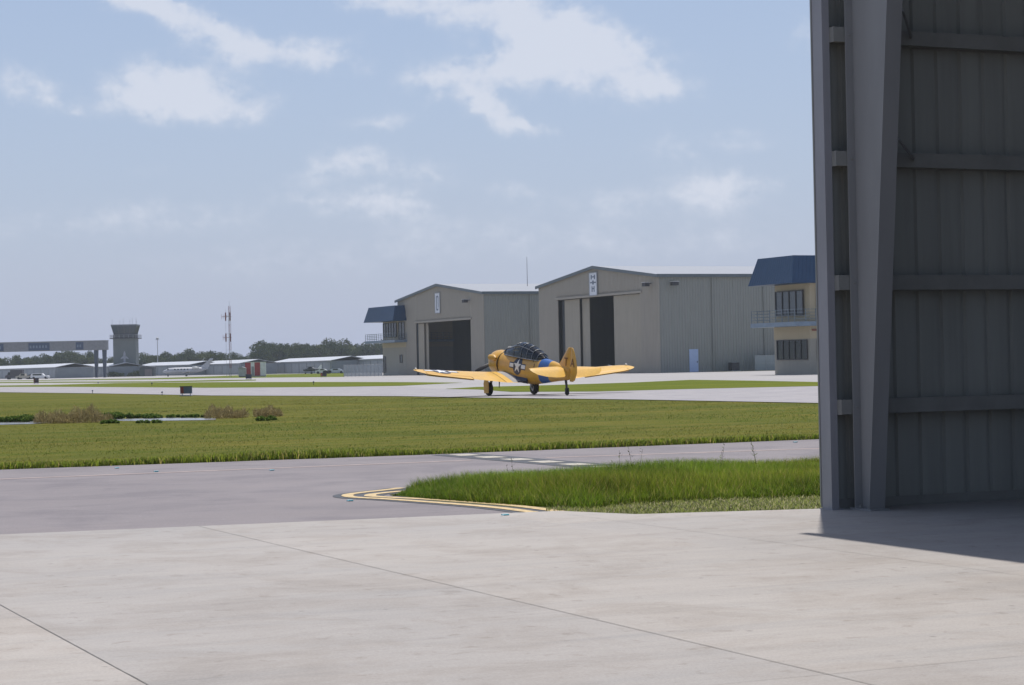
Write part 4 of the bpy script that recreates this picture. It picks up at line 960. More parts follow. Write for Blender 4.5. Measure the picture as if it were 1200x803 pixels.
# wing
def wing(sd):
    zz = -.47
    def R_(sts): 
        r_ = wing_rings([(sd*y, xl, c, z, tw_, th) for y, xl, c, z, tw_, th in sts]); return r_ if sd > 0 else [list(reversed(q)) for q in r_]
    inc = R(5.2)
    m_ = pm(); m_.rings(R_([(0, -1.72, 2.45, zz, inc, .15), (1.38, -1.75, 2.40, zz+.02, inc, .15)])); c_ = m_.build('centre_section', M_ylit, ap, True, 45)
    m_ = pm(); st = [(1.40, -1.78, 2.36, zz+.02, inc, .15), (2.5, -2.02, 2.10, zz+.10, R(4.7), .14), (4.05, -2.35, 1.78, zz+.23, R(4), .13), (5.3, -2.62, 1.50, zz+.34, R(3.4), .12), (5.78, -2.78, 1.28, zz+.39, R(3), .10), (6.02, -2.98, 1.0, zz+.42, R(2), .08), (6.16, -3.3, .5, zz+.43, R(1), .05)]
    m_.rings(R_(st)); o_ = m_.build('wing', M_ylit, ap, True, 45)
    def wpt(y, f_):          # point on the upper skin
        for a, b in zip(st, st[1:]):
            if a[0] <= y <= b[0]:
                t = (y-a[0])/(b[0]-a[0]); q = [a[i]+(b[i]-a[i])*t for i in range(6)]
                x = f_; th = 5*(.2969*math.sqrt(x)-.126*x-.3516*x*x+.2843*x**3-.1036*x**4)
                return (q[1]-x*q[2]*math.cos(q[4]), sd*y, q[3]+th*q[2]*q[5]-x*q[2]*math.sin(q[4])+.006)
    # aileron (own part, a touch drooped) and hinge gap
    al_ = pm(); rs_ = []
    for y in (3.2, 4.1, 5.0, 5.7):
        p_ = Vector(wpt(y, .80)); q = Vector(wpt(y, .999)); d_ = (q-p_)*1.05; d_.z -= .05*1
        rs_.append([tuple(p_+Vector((0, 0, .012))), tuple(p_+d_*.5+Vector((0, 0, .004))), tuple(p_+d_), tuple(p_+d_*.5-Vector((0, 0, .10))), tuple(p_-Vector((0, 0, .14)))])
    al_.rings(rs_); al_.build('aileron', M_y, o_)
    g_ = pm()
    for i in range(10):
        ya = 3.2+2.55*i/10; yb = 3.2+2.55*(i+1)/10
        g_.add([wpt(ya, .785), wpt(yb, .785), wpt(yb, .80), wpt(ya, .80)], [(0, 1, 2, 3)])
    for yy in (3.2, 5.72):
        for i in range(5): fa_ = .785+.21*i/5; fb_ = fa_+.042; g_.add([wpt(yy-.012, fa_), wpt(yy+.012, fa_), wpt(yy+.012, fb_), wpt(yy-.012, fb_)], [(0, 1, 2, 3)])
    for i in range(9): fa_ = .03+.95*i/9; fb_ = fa_+.95/9; g_.add([wpt(1.405, fa_), wpt(1.43, fa_), wpt(1.43, fb_), wpt(1.405, fb_)], [(0, 1, 2, 3)])
    g_.build('panel_gaps', M_seam, o_)
    m_ = pm(); m_.lathe([(0, .0), (.03, .04), (.12, .05), (.2, .0)], (-3.3, sd*6.0, zz+.50), (0, 0, 1) if 0 else (1, 0, 0), 8); m_.build('navigation_light', M_ws, o_)
    return o_, wpt
wl, wptl = wing(1); wr, wptr = wing(-1)
# star and bars
def star_col(a, b, r):
    """a along bars, b up; returns 0 none 1 dark 2 white (3 border)"""
    rad = math.hypot(a, b); th = math.atan2(b, a)
    # five pointed star, point up
    k = ((th-math.pi/2+math.pi/5) % (2*math.pi/5))-math.pi/5
    inner = .382; ro = r*.97; x = rad*math.cos(k); y = abs(rad*math.sin(k))
    ax, ay = ro, 0; bx_, by_ = ro*inner*math.cos(math.pi/5), ro*inner*math.sin(math.pi/5)
    cr = (bx_-ax)*(y-ay)-(by_-ay)*(x-ax)
    if cr > 0: return 2
    if rad < r: return 1
    if abs(b-.0) < r*.26 and abs(a) < r*1.95: return 2
    if rad < r*1.10 or (abs(b) < r*.36 and abs(a) < r*2.06): return 1
    return 0
def decal(fn, r, par, N_=64):
    m_ = pm(); c = r*2.1/N_*2; vs = []; fs = []; mi = []
    for i in range(N_):
        for j in range(N_//2+2):
            a = -r*2.1+c*i; b = -r*1.15+c*j; k = star_col(a+c/2, b+c/2, r)
            if k:
                m_.add([fn(a, b), fn(a+c, b), fn(a+c, b+c), fn(a, b+c)], [(0, 1, 2, 3)], k-1)
    m_.build('star_insignia', [M_bk, M_ws], par, True)
for sd in (1, -1):
    decal(lambda a, b, sd=sd: (-3.55-a*sd*1.0, sd*(fus_y(-3.55-a*sd, .10+b)+.008), .10+b), .41, fus)
def wdecal(a, b):
    y = 4.6+a; f_ = .40-b/1.65; f_ = min(max(f_, .02), .98); return tuple(Vector(wptl(min(max(y, 1.41), 6.0), f_))+Vector((0, 0, .004)))
decal(wdecal, .48, wl)
# walkway next to the fuselage
m_ = pm()
for i in range(8):
    for sd in (1, -1):
        fa_ = .08+.9*i/8; fb_ = fa_+.9/8
        def cpt(y, f_):
            th = 5*(.2969*math.sqrt(f_)-.126*f_-.3516*f_*f_+.2843*f_**3-.1036*f_**4); return (-1.73-f_*2.42, sd*y, -.46+th*2.42*.15-f_*2.42*math.sin(R(5.2))+.006)
        m_.add([cpt(.52, fa_), cpt(1.02, fa_), cpt(1.02, fb_), cpt(.52, fb_)], [(0, 1, 2, 3)])
m_.build('walkway', pbr('walkway_grey', (.30, .29, .28), .9), ap)
m_ = pm()
for sd in (1, -1):
    rs_ = []
    for x_, o_ in ((-1.9, .02), (-2.6, .06), (-3.4, .12), (-4.15, .20), (-4.5, .10)):
        zt_ = -.50 if x_ > -3.9 else -.56
        rs_.append([(x_, sd*(fus_y(x_, -.43)-.01), -.41), (x_, sd*(fus_y(x_, -.45)+.03+o_*.3), zt_), (x_, sd*(.56+o_), -.60), (x_, sd*.4, -.72)])
    m_.rings(rs_)
m_.build('wing_fillet', M_bk, ap, True)
# tail
for sd in (1, -1):
    def RR(st):
        r_ = wing_rings([(sd*y, xl, c, z, 0, th) for y, xl, c, z, th in st]); return r_ if sd > 0 else [list(reversed(q)) for q in r_]
    m_ = pm(); m_.rings(RR([(.05, -6.98, .72, .37, .13), (.6, -7.06, .64, .37, .13), (1.3, -7.22, .48, .37, .12), (1.75, -7.36, .34, .37, .11), (1.93, -7.50, .2, .37, .08), (1.98, -7.62, .08, .37, .05)])); hs = m_.build('tailplane', M_ylit, ap, True, 45)
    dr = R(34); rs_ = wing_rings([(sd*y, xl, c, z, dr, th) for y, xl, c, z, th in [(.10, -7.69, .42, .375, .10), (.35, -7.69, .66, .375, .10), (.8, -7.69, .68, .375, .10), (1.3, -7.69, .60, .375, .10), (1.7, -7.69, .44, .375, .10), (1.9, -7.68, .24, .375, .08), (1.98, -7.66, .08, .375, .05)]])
    rs_ = rs_ if sd > 0 else [list(reversed(q)) for q in rs_]; m_ = pm(); m_.rings(rs_); m_.build('elevator', M_ylit, hs, True, 45)
def vfin(name, prof, th, mat, par, x0=0):
    m_ = pm(); rs_ = []
    for z, xa, xb, t_ in prof:       # xa leading, xb trailing
        c = xa-xb; rs_.append([(xa, 0, z), (xa-c*.25, t_, z), (xa-c*.6, t_*.9, z), (xb, .015, z), (xb, -.015, z), (xa-c*.6, -t_*.9, z), (xa-c*.25, -t_, z)])
    m_.rings(rs_); return m_.build(name, mat, par, True, 50)
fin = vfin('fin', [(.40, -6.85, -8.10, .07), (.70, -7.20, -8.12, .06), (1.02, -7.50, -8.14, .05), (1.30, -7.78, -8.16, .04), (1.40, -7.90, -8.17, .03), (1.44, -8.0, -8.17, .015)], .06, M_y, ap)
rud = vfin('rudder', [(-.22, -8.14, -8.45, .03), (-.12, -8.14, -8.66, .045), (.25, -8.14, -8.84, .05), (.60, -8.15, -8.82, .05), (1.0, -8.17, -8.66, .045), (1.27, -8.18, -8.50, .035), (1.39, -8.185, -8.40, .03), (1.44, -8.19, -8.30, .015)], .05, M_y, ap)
# lettering
def letters(txt, size, place, mat, par, thick=.0):
    cu = bpy.data.curves.new('lettering', 'FONT'); cu.body = txt; cu.size = size; cu.align_x = 'CENTER'; cu.offset = size*.02
    ob = bpy.data.objects.new('tmp', cu); COL.objects.link(ob); dg = bpy.context.evaluated_depsgraph_get()
    me = bpy.data.meshes.new_from_object(ob.evaluated_get(dg)); bpy.data.objects.remove(ob)
    for vv in me.vertices: vv.co = B0 @ Vector(place(vv.co.x, vv.co.y))
    me.materials.append(mat); me.name = 'lettering'; o = bpy.data.objects.new('lettering', me); COL.objects.link(o); o.parent = par; return o
M_let = pbr('letter_dark', (.17, .07, .018), .6)
letters('T', .56, lambda a, b: (-7.82-a, .066, .52+b), M_let, fin)
letters('A', .56, lambda a, b: (-8.46-a, .056, .52+b), M_let, rud)
letters('A', .55, lambda a, b: (-5.15-a, fus_y(-5.15-a, -.02+b)+.01, -.02+b), M_let, fus)
# canopy: glazing and frames
CS = [(-1.30, .24, .64), (-1.75, .36, .90), (-2.3, .43, 1.02), (-2.9, .44, 1.20), (-3.25, .44, 1.27), (-3.7, .44, 1.24), (-4.3, .42, 1.15), (-4.8, .38, 1.02), (-5.25, .31, .88), (-5.6, .20, .70)]
def carc(x, hw, zt, o_=0, n=13):
    return [(x, (hw+o_)*math.cos(math.pi*i/(n-1)) if True else 0, .52+(zt+o_-.52)*math.sin(math.pi*i/(n-1))**.8) for i in range(n)]
m_ = pm(); rs_ = [carc(*c) for c in CS]; n_ = 13; vs = [p for r_ in rs_ for p in r_]
m_.add(vs, [(k*n_+i, (k+1)*n_+i, (k+1)*n_+i+1, k*n_+i+1) for k in range(len(rs_)-1) for i in range(n_-1)]); can = m_.build('canopy', M_can, ap, True, 60)
fr_ = pm()
for c in (CS[1], CS[3], CS[5], CS[6], CS[7], CS[8]):
    a_ = carc(*c, o_=.012)
    for p_, q in zip(a_, a_[1:]): fr_.tube(p_, q, .018, n=5)
for i in (0, 3, 9, 12):
    for k in range(len(CS)-1):
        if i in (3, 9) and k > 6: continue
        fr_.tube(carc(*CS[k], o_=.01)[i], carc(*CS[k+1], o_=.01)[i], .018 if i in (3, 9) else .03, n=5)
fr_.build('canopy_frame', pbr('canopy_frame_grey', (.13, .14, .16), .4), can)
m_ = pm(); m_.box(-5.0, -2.1, -.38, .38, -.02, .0); m_.box(-5.0, -4.98, -.38, .38, 0, .62); m_.box(-2.12, -2.1, -.38, .38, 0, .60); m_.box(-2.5, -2.1, -.34, .34, .55, .72); m_.box(-3.95, -3.7, -.32, .32, .3, .74); m_.build('cockpit_floor', M_olive, ap)
for x_ in (-2.95, -4.35):
    m_ = pm(); m_.box(x_-.38, x_-.30, -.22, .22, .12, .98); m_.box(x_-.30, x_+.05, -.22, .22, .12, .26); m_.build('seat', M_gd, ap)
m_ = pm(); m_.tube((-3.55, -.3, .66), (-3.55, -.2, 1.2), .025, n=6); m_.tube((-3.55, .3, .66), (-3.55, .2, 1.2), .025, n=6); m_.tube((-3.55, -.2, 1.2), (-3.55, .2, 1.2), .025, n=6); m_.build('roll_bar', M_gd, ap)
# undercarriage
Binv = B0.inverted()
for sd in (1, -1):
    r0 = .345
    hub = Vector((0, sd*1.30, r0)); topp = B0 @ Vector((-1.95, sd*1.22, -.62))
    m_ = MB(); m_.tube(topp, hub+Vector((.02, -sd*.16, .02)), .075, .05, n=10); m_.tube(hub+Vector((.02, -sd*.16, .02)), hub, .05, .05, n=8); m_.tube(topp+Vector((-.35, 0, 0)), hub+Vector((.02, -sd*.14, .25)), .03, n=6)
    lg = m_.build('landing_gear', M_chrome, ap, True)
    m_ = MB(); m_.lathe([(-.11, .18), (-.11, .27), (-.085, .33), (-.03, r0), (.03, r0), (.085, .33), (.11, .27), (.11, .18)], hub, (0, 1, 0), 24); wh = m_.build('wheel', M_tyre, lg, True)
    m_ = MB(); m_.lathe([(-.09, .0), (-.10, .1), (-.085, .185), (.085, .185), (.10, .1), (.09, .0)], hub, (0, 1, 0), 18); m_.build('rim', M_grey, wh, True)
    m_ = MB(); m_.prism([(hub.x-.24, .12), (hub.x+.26, .12), (hub.x+.32, .62), (hub.x+.1, 1.0), (hub.x-.2, .95), (hub.x-.28, .4)], hub.y+sd*.13, hub.y+sd*.15, 'y'); m_.build('gear_door', M_y, lg)
tc = B0 @ Vector((-7.75, 0, -.2)); tp = Vector((tc.x-.10, 0, .16))
m_ = MB(); m_.tube(tc, tp+Vector((0, 0, .12)), .07, .05, n=8); m_.box(tp.x-.06, tp.x+.06, -.085, -.06, tp.z-.02, tp.z+.2); m_.box(tp.x-.06, tp.x+.06, .06, .085, tp.z-.02, tp.z+.2); m_.box(tp.x-.06, tp.x+.06, -.085, .085, tp.z+.18, tp.z+.21)
tg = m_.build('tail_gear', M_gd, ap)
m_ = MB(); m_.lathe([(-.055, .07), (-.05, .14), (0, .16), (.05, .14), (.055, .07)], tp, (0, 1, 0), 18); m_.lathe([(-.05, 0), (-.05, .07), (.05, .07), (.05, 0)], tp, (0, 1, 0), 12); m_.build('tail_wheel', M_tyre, tg, True)
m_ = pm(); m_.tube((-3.6, 1.55, -.68), (-3.6, 1.55, -.98), .035, .02, n=6); m_.build('drain_mast', M_gd, ap)
m_ = pm(); m_.tube((-2.75, -5.5, -.10), (-2.2, -5.5, -.10), .02, n=6); m_.build('pitot_tube', M_chrome, wr)
# pilot, seated in the front cockpit
def person_seated(x_, label):
    base = B0 @ Vector((x_-.12, 0, .40))
    me = bpy.data.meshes.new('person')
    J = [(0, 0, 0), (-.03, 0, .2), (-.02, 0, .36), (0, 0, .46), (.02, 0, .54), (0, .17, .37), (.06, .20, .18), (.25, .14, .12), (0, -.17, .37), (.06, -.20, .18), (.25, -.14, .12), (.36, .12, .12), (.36, -.12, .12), (.2, .1, .0), (.2, -.1, .0), (.4, .1, .05), (.4, -.1, .05)]
    ed_ = [(0, 1), (1, 2), (2, 3), (3, 4), (2, 5), (5, 6), (6, 7), (7, 11), (2, 8), (8, 9), (9, 10), (10, 12), (0, 13), (13, 15), (0, 14), (14, 16)]
    rd = [.13, .14, .12, .055, .06, .065, .05, .04, .065, .05, .04, .035, .035, .09, .09, .07, .07]
    me.from_pydata(J, ed_, []); o = bpy.data.objects.new('person', me); COL.objects.link(o)
    sk = o.modifiers.new('skin', 'SKIN'); 
    for i, r_ in enumerate(rd): me.skin_vertices[0].data[i].radius = (r_, r_)
    me.skin_vertices[0].data[0].use_root = True
    o.modifiers.new('sub', 'SUBSURF').levels = 1
    dg = bpy.context.evaluated_depsgraph_get(); m2 = bpy.data.meshes.new_from_object(o.evaluated_get(dg)); bpy.data.objects.remove(o)
    b_ = len(m2.vertices)
    import bmesh
    bm = bmesh.new(); bm.from_mesh(m2)
    r_ = bmesh.ops.create_uvsphere(bm, u_segments=16, v_segments=12, radius=.105)
    for vv in r_['verts']: vv.co = Vector((vv.co.x*1.0+.035+(.018 if abs(vv.co.y) < .02 and abs(vv.co.z) < .03 and vv.co.x > 0 else 0), vv.co.y*.8, vv.co.z*1.15+.62))
    bm.to_mesh(m2); bm.free(); m2.materials.append(pbr('flight_suit', (.035, .04, .035), .8)); m2.materials.append(pbr('skin_tone', (.35, .2, .14), .6))
    for pg in m2.polygons:
        pg.use_smooth = True
        if pg.center.z > .55: pg.material_index = 1
    p = bpy.data.objects.new('person', m2); COL.objects.link(p)
    R3 = Matrix.Rotation(math.pi/2+HDG, 4, 'Z'); w_ = Matrix.Translation((mx_, my_, .024)) @ R3 @ base
    p.location = w_; p.rotation_euler = (0, -PT*.5, math.pi/2+HDG)
    tag(p, label, 'person')
    hm = MB(); hm.lathe([(.13, .0), (.12, .05), (.085, .095), (.03, .12), (-.05, .122), (-.09, .10)], (.015, 0, .63), (0, 0, 1), 16); hm.build('headset_cap', pbr('cap_dark', (.03, .03, .035), .6), p, True)
person_seated(-2.95, 'person in dark flight suit and cap sitting in the aeroplane cockpit under the canopy')

# ------------------------------------------------------------------ business jet
x, y = AT(217, 585)
jt = thing('business_jet', (x, y, .02), 'white business jet with T-tail parked side on right of the tower', 'jet', rz=math.pi+R(6))   # nose towards -x of the photo
s_ = [(6.6, .02, 1.45, 1.40), (6.2, .28, 1.75, 1.15), (5.4, .55, 2.1, .95), (4.5, .72, 2.45, .85), (3, .80, 2.55, .85), (-1.5, .80, 2.55, .85), (-3.5, .65, 2.5, 1.1), (-5.2, .38, 2.4, 1.6), (-6.4, .1, 2.3, 2.0)]
m_ = MB(); m_.rings([sec(*q, n=20, p=2.05) for q in s_]); M_jet = pbr('jet_white', (.42, .43, .46), .4, var=.08)
jf = m_.build('fuselage', M_jet, jt, True, 60)
for sd in (1, -1):
    st = [(sd*.3, 1.2, 2.2, 1.1, 0, .12), (sd*3.2, .2, 1.5, 1.22, 0, .11), (sd*6.5, -.9, .8, 1.42, 0, .1), (sd*6.8, -1.2, .3, 1.45, 0, .06)]
    rs_ = wing_rings(st); rs_ = rs_ if sd > 0 else [list(reversed(q)) for q in rs_]
    m_ = MB(); m_.rings(rs_); m_.build('wing', M_jet, jt, True)
    m_ = MB(); m_.lathe([(0, .30), (-.1, .36), (-1.0, .38), (-1.9, .26), (-2.0, .2)], (-1.9, sd*1.2, 2.35), (1, 0, 0), 16); en = m_.build('engine', pbr('nacelle', (.5, .51, .5), .35), jt, True)
    m_ = MB(); m_.lathe([(0, .30), (-.3, .28), (-.3, 0)], (-1.9, sd*1.2, 2.35), (1, 0, 0), 14); m_.build('intake', M_gd, en)
    st = [(sd*.02, -6.4, 1.1, 4.35, 0, .09), (sd*2.3, -7.0, .6, 4.40, 0, .08)]; rs_ = wing_rings(st); rs_ = rs_ if sd > 0 else [list(reversed(q)) for q in rs_]
    m_ = MB(); m_.rings(rs_); m_.build('tailplane', M_jet, jt, True)
    m_ = MB(); m_.tube((-.2, sd*1.7, .25), (-.2, sd*1.6, 1.2), .06, n=6); lg = m_.build('landing_gear', M_grey, jt); m_ = MB(); m_.lathe([(-.1, .1), (-.1, .25), (.1, .25), (.1, .1)], (-.2, sd*1.7, .25), (0, 1, 0), 14); m_.build('wheel', M_tyre, lg)
m_ = MB(); m_.prism([(-3.9, 2.4), (-6.3, 2.2), (-7.6, 4.5), (-7.9, 5.0), (-6.9, 5.0), (-6.4, 4.4)], -.08, .08, 'y'); m_.build('fin', M_jet, jt)
m_ = MB(); m_.tube((5.0, 0, .22), (5.0, 0, 1.0), .05, n=6); m_.lathe([(-.07, .0), (-.07, .22), (.07, .22), (.07, .0)], (5.0, 0, .22), (0, 1, 0), 12); m_.build('nose_gear', M_gd, jt)
for k in range(5):
    for sd in (1, -1): m_ = MB(); m_.box(2.8-k*.9, 3.2-k*.9, sd*.74-.02, sd*.80+.02, 1.85, 2.2); m_.build('window', M_glassd, jf)
m_ = MB(); m_.box(4.65, 5.15, -.60, .60, 1.92, 2.16); m_.build('windshield', M_glassd, jf)

# ------------------------------------------------------------------ vehicles far away
def car(loc, L, Wd, prof, glassz, body, label, cat, name, rz=0, glass_x=None):
    t = thing(name, (loc[0], loc[1], .02), label, cat, 'parked vehicles far off', rz=rz)
    m_ = MB(); m_.prism([(a*L, b) for a, b in prof], -Wd/2, Wd/2, 'y'); bd = m_.build('body', body, t)
    for sd in (1, -1):
        m_ = MB(); m_.box(glass_x[0]*L, glass_x[1]*L, sd*Wd/2-.01 if sd > 0 else -Wd/2-.02, sd*Wd/2+.02 if sd > 0 else -Wd/2+.01, glassz[0], glassz[1]); m_.build('window', M_glassd, bd)
    for a in (-.33, .33):
        for sd in (1, -1): m_ = MB(); m_.lathe([(-.1, .0), (-.1, .32), (-.08, .36), (.08, .36), (.1, .32), (.1, .0)], (a*L, sd*(Wd/2-.05), .36), (0, 1, 0), 14); m_.build('wheel', M_tyre, t)
    return t
SUV = [(-.5, .35), (.5, .35), (.5, .85), (.42, 1.0), (.25, 1.05), (.14, 1.65), (-.42, 1.68), (-.5, 1.05)]
SED = [(-.5, .3), (.5, .3), (.5, .75), (.45, .88), (.22, .95), (.08, 1.38), (-.2, 1.4), (-.36, 1.0), (-.5, .95)]
BOX = [(-.5, .5), (.5, .5), (.5, 1.2), (.38, 1.35), (.33, 2.2), (.20, 2.25), (.20, 2.9), (-.5, 2.9)]
PIC = [(-.5, .45), (.5, .45), (.5, .95), (.32, 1.08), (.22, 1.7), (-.05, 1.72), (-.07, 1.08), (-.5, 1.08)]
car(AT(16.5, 620), 5.2, 2.2, BOX, (1.45, 2.1), pbr('truck_dark', (.06, .05, .055), .6), 'dark boxy truck, leftmost of the vehicles before the leftmost shed', 'truck', 'box_truck', math.pi, (.22, .34))
car(AT(28.5, 615), 5.2, 1.9, PIC, (1.12, 1.6), pbr('pickup_sand', (.42, .38, .30), .4), 'sand coloured pickup between the dark truck and the white car', 'pickup', 'pickup_truck', math.pi, (-.02, .2))
car(AT(46.5, 612), 5.4, 1.9, SUV, (1.08, 1.52), M_white, 'white van-like car, right of the sand coloured pickup', 'car', 'parked_car', 0, (-.38, .12))
car(AT(37.5, 625), 4.4, 1.8, SED, (.98, 1.3), pbr('car_dark', (.03, .035, .04), .4), 'dark car half hidden behind the sign post at the left', 'car', 'parked_car', 0, (-.18, .04))
car(AT(378.5, 560), 4.4, 1.8, SED, (.98, 1.3), M_white, 'white car left of the other white car, right of the parked light aeroplane', 'car', 'parked_car', 0, (-.18, .04))
car(AT(391.0, 560), 6.0, 1.8, SED, (.98, 1.3), pbr('car_silver', (.5, .53, .6), .3), 'silver blue car next to the left end of the chain link fence', 'car', 'parked_car', math.pi, (-.18, .04))
x, y = AT(364, 575)
la = thing('light_aeroplane', (x, y, .02), 'small dark light aeroplane with a white tail parked before the sheds', 'aeroplane', rz=math.pi)
m_ = MB(); m_.rings([sec(*q, n=14, p=2.2) for q in [(2.2, .2, 1.3, .9), (1.8, .45, 1.45, .75), (.6, .5, 1.95, .7), (-.3, .5, 1.95, .75), (-1.2, .32, 1.5, .85), (-2.6, .1, 1.35, 1.1)]]); m_.build('fuselage', pbr('light_dark', (.06, .07, .09), .4), la, True)
m_ = MB(); m_.box(-.4, .9, -4.8, 4.8, 1.95, 2.07); m_.build('wing', pbr('light_dark', (.06, .07, .09), .4), la)
m_ = MB(); m_.prism([(-1.7, 1.3), (-2.9, 1.1), (-3.1, 2.5), (-2.6, 2.5)], -.05, .05, 'y'); m_.build('fin', M_white, la)
m_ = MB(); m_.box(-2.95, -2.2, -1.5, 1.5, 1.2, 1.27); m_.build('tailplane', M_white, la)
for q in ((1.6, 0), (-.1, .9), (-.1, -.9)): m_ = MB(); m_.lathe([(-.07, 0), (-.07, .22), (.07, .22), (.07, 0)], (q[0], q[1], .22), (0, 1, 0), 12); m_.tube((q[0], q[1], .22), (q[0], q[1]*.5, .9), .04, n=5); m_.build('landing_gear', M_tyre, la)
m_ = MB(); m_.box(2.2, 2.26, -.06, .06, .3, 1.9); m_.build('propeller', M_gd, la)

# ------------------------------------------------------------------ trees
M_bark = pbr('bark', (.09, .075, .06), .9, var=.3)
def tree_mesh(Hh, W, seed, cols, dens=2600, bare=.25):
    r = np.random.default_rng(seed); k = r.integers(12, 20)
    cz = r.uniform(bare, .86, k); rad = W/2*np.sqrt(np.clip(1-((cz-.5)/.55)**2, .05, 1))*r.uniform(.1, .8, k); an = r.uniform(0, 6.28, k)
    C_ = np.stack([np.cos(an)*rad, np.sin(an)*rad, cz*Hh], 1); cr = Hh*r.uniform(.10, .19, k)
    idx = r.integers(0, k, dens); d = r.normal(0, 1, (dens, 3)); d /= np.linalg.norm(d, axis=1)[:, None]
    ctr = C_[idx] + d*(cr[idx]*r.uniform(.55, 1.12, dens))[:, None]*np.array([1.15, 1.15, .85])
    ctr[:, 2] = np.clip(ctr[:, 2], .3, None)
    a1 = r.normal(0, 1, (dens, 3)); a1 /= np.linalg.norm(a1, axis=1)[:, None]; b1 = np.cross(a1, r.normal(0, 1, (dens, 3))); b1 /= np.linalg.norm(b1, axis=1)[:, None]
    l = r.uniform(.35, .85, (dens, 1)); V = np.zeros((dens, 4, 3)); V[:, 0] = ctr-a1*l/2; V[:, 1] = ctr+b1*l*.32; V[:, 2] = ctr+a1*l/2; V[:, 3] = ctr-b1*l*.32
    me = bpy.data.meshes.new('crown'); me.vertices.add(dens*4); me.vertices.foreach_set('co', V.reshape(-1)); me.loops.add(dens*4); me.loops.foreach_set('vertex_index', np.arange(dens*4, dtype=np.int32)); me.polygons.add(dens); me.polygons.foreach_set('loop_start', (np.arange(dens)*4).astype(np.int32)); me.update(calc_edges=True)
    t = r.uniform(0, 1, (k, 1)); lc = (np.array(cols[0])*(1-t)+np.array(cols[1])*t)[idx]*r.uniform(.75, 1.25, (dens, 1))
    C4 = np.ones((dens, 4, 4)); C4[:, :, :3] = lc[:, None, :]; ca = me.color_attributes.new('tint', 'FLOAT_COLOR', 'POINT'); ca.data.foreach_set('color', C4.reshape(-1).astype(np.float32)); me.materials.append(M_leaf)
    tk = MB(); rr_ = .028*Hh
    tk.tube((0, 0, 0), (.1, 0, Hh*.45), rr_, rr_*.6, n=7)
    for q in range(min(7, k)): tk.tube((.08, 0, Hh*(.3+.03*q)), tuple(C_[q]), rr_*.4, rr_*.12, n=5)
    return me, tk, C_
TV = []
for sd in range(7):
    cols = [((.030, .048, .014), (.065, .085, .024)), ((.028, .044, .016), (.05, .070, .022)), ((.04, .055, .016), (.078, .095, .03))][sd % 3]
    Hh = 12; W = [11, 9, 12, 8, 10, 13, 7][sd]
    me, tk, _ = tree_mesh(Hh, W, 100+sd, cols, 2600, [.22, .3, .18, .45, .25, .2, .5][sd])
    t = thing('broadleaf_tree', (0, 0, 0), 'x', 'tree', 'trees along the far edge of the airfield')
    c = bpy.data.objects.new('crown', me); COL.objects.link(c); c.parent = t; tk.build('trunk', M_bark, t); TV.append([t, False])
# skyline read off the photo: (x, y of the tree top)
SK = [(-60, 418), (-30, 419), (0, 419), (18, 415.5), (30, 418), (42, 416.5), (55, 414), (68, 411.5), (78, 410), (88, 412), (97, 415), (106, 410), (116, 417), (130, 418), (145, 416), (165, 413), (180, 413), (193, 411.5), (205, 412), (213, 408.5), (224, 411), (236, 412), (247, 410.5), (258, 412), (270, 411.5), (282, 414.5), (296, 411), (306, 398.5), (318, 402), (330, 397.5), (342, 402), (355, 402), (367, 403), (378, 399), (388, 396.5), (399, 397), (410, 403), (421, 402), (433, 400.5), (446, 399), (458, 401), (475, 403), (500, 404)]
def skyat(px):
    for (a, ya), (b, yb) in zip(SK, SK[1:]):
        if a <= px <= b: return ya+(yb-ya)*(px-a)/(b-a)
    return 404
words_h = {0: 'rounded', 1: 'narrow dark', 2: 'broad spreading', 3: 'small headed', 4: 'bushy', 5: 'wide heavy', 6: 'slim open crowned'}
def where(px):
    marks = [(10, 'above the leftmost shed roof'), (40, 'over the vehicles at the left'), (80, 'under the gantry beam'), (108, 'just left of the gantry legs'), (130, 'between gantry and control tower'), (165, 'just right of the control tower'), (185, 'behind the beacon mast'), (215, 'behind the business jet'), (240, 'right of the jet tail'), (268, 'behind the lattice mast'), (300, 'above the striped cabin'), (335, 'right of the striped cabin'), (370, 'over the parked light aeroplane'), (400, 'above the chain link fence'), (440, 'beside the grey office'), (500, 'behind the left hangar')]
    return min(marks, key=lambda q: abs(q[0]-px))[1]
rt_ = random.Random(5); used = set(); cnt = {}
def place_tree(px, D, ytop, row, seq):
    vi = rt_.randrange(7); yh = 427-.02*(px-600); s = F/D; Hh = (yh-ytop)/s+H
    x, y = AT(px, D); sc = Hh/(12*.98); wsc = sc*rt_.uniform(.85, 1.15)
    lab = f'{words_h[vi]} tree {where(px)}, {row}'
    cnt[lab] = cnt.get(lab, 0)+1
    if cnt[lab] > 1: lab = lab.replace(' tree ', ' tree %s ' % ['', 'further right', 'furthest right', 'at the right end'][min(cnt[lab]-1, 3)])
    dup(TV[vi][0], (x, y, 0), rt_.uniform(0, 6.28), lab, (wsc, wsc, sc))
for i, (px, yt) in enumerate(SK[2:-1]): place_tree(px+rt_.uniform(-2, 2), rt_.uniform(850, 900), yt+.5, 'topping the skyline', i)
px = -50.0; i = 0
while px < 470: place_tree(px, rt_.uniform(800, 840), skyat(px)+rt_.uniform(1.5, 5.5), 'in the front row', i); px += rt_.uniform(9, 12); i += 1
for t, _ in TV:
    for c in list(t.children): bpy.data.objects.remove(c)
    bpy.data.objects.remove(t)
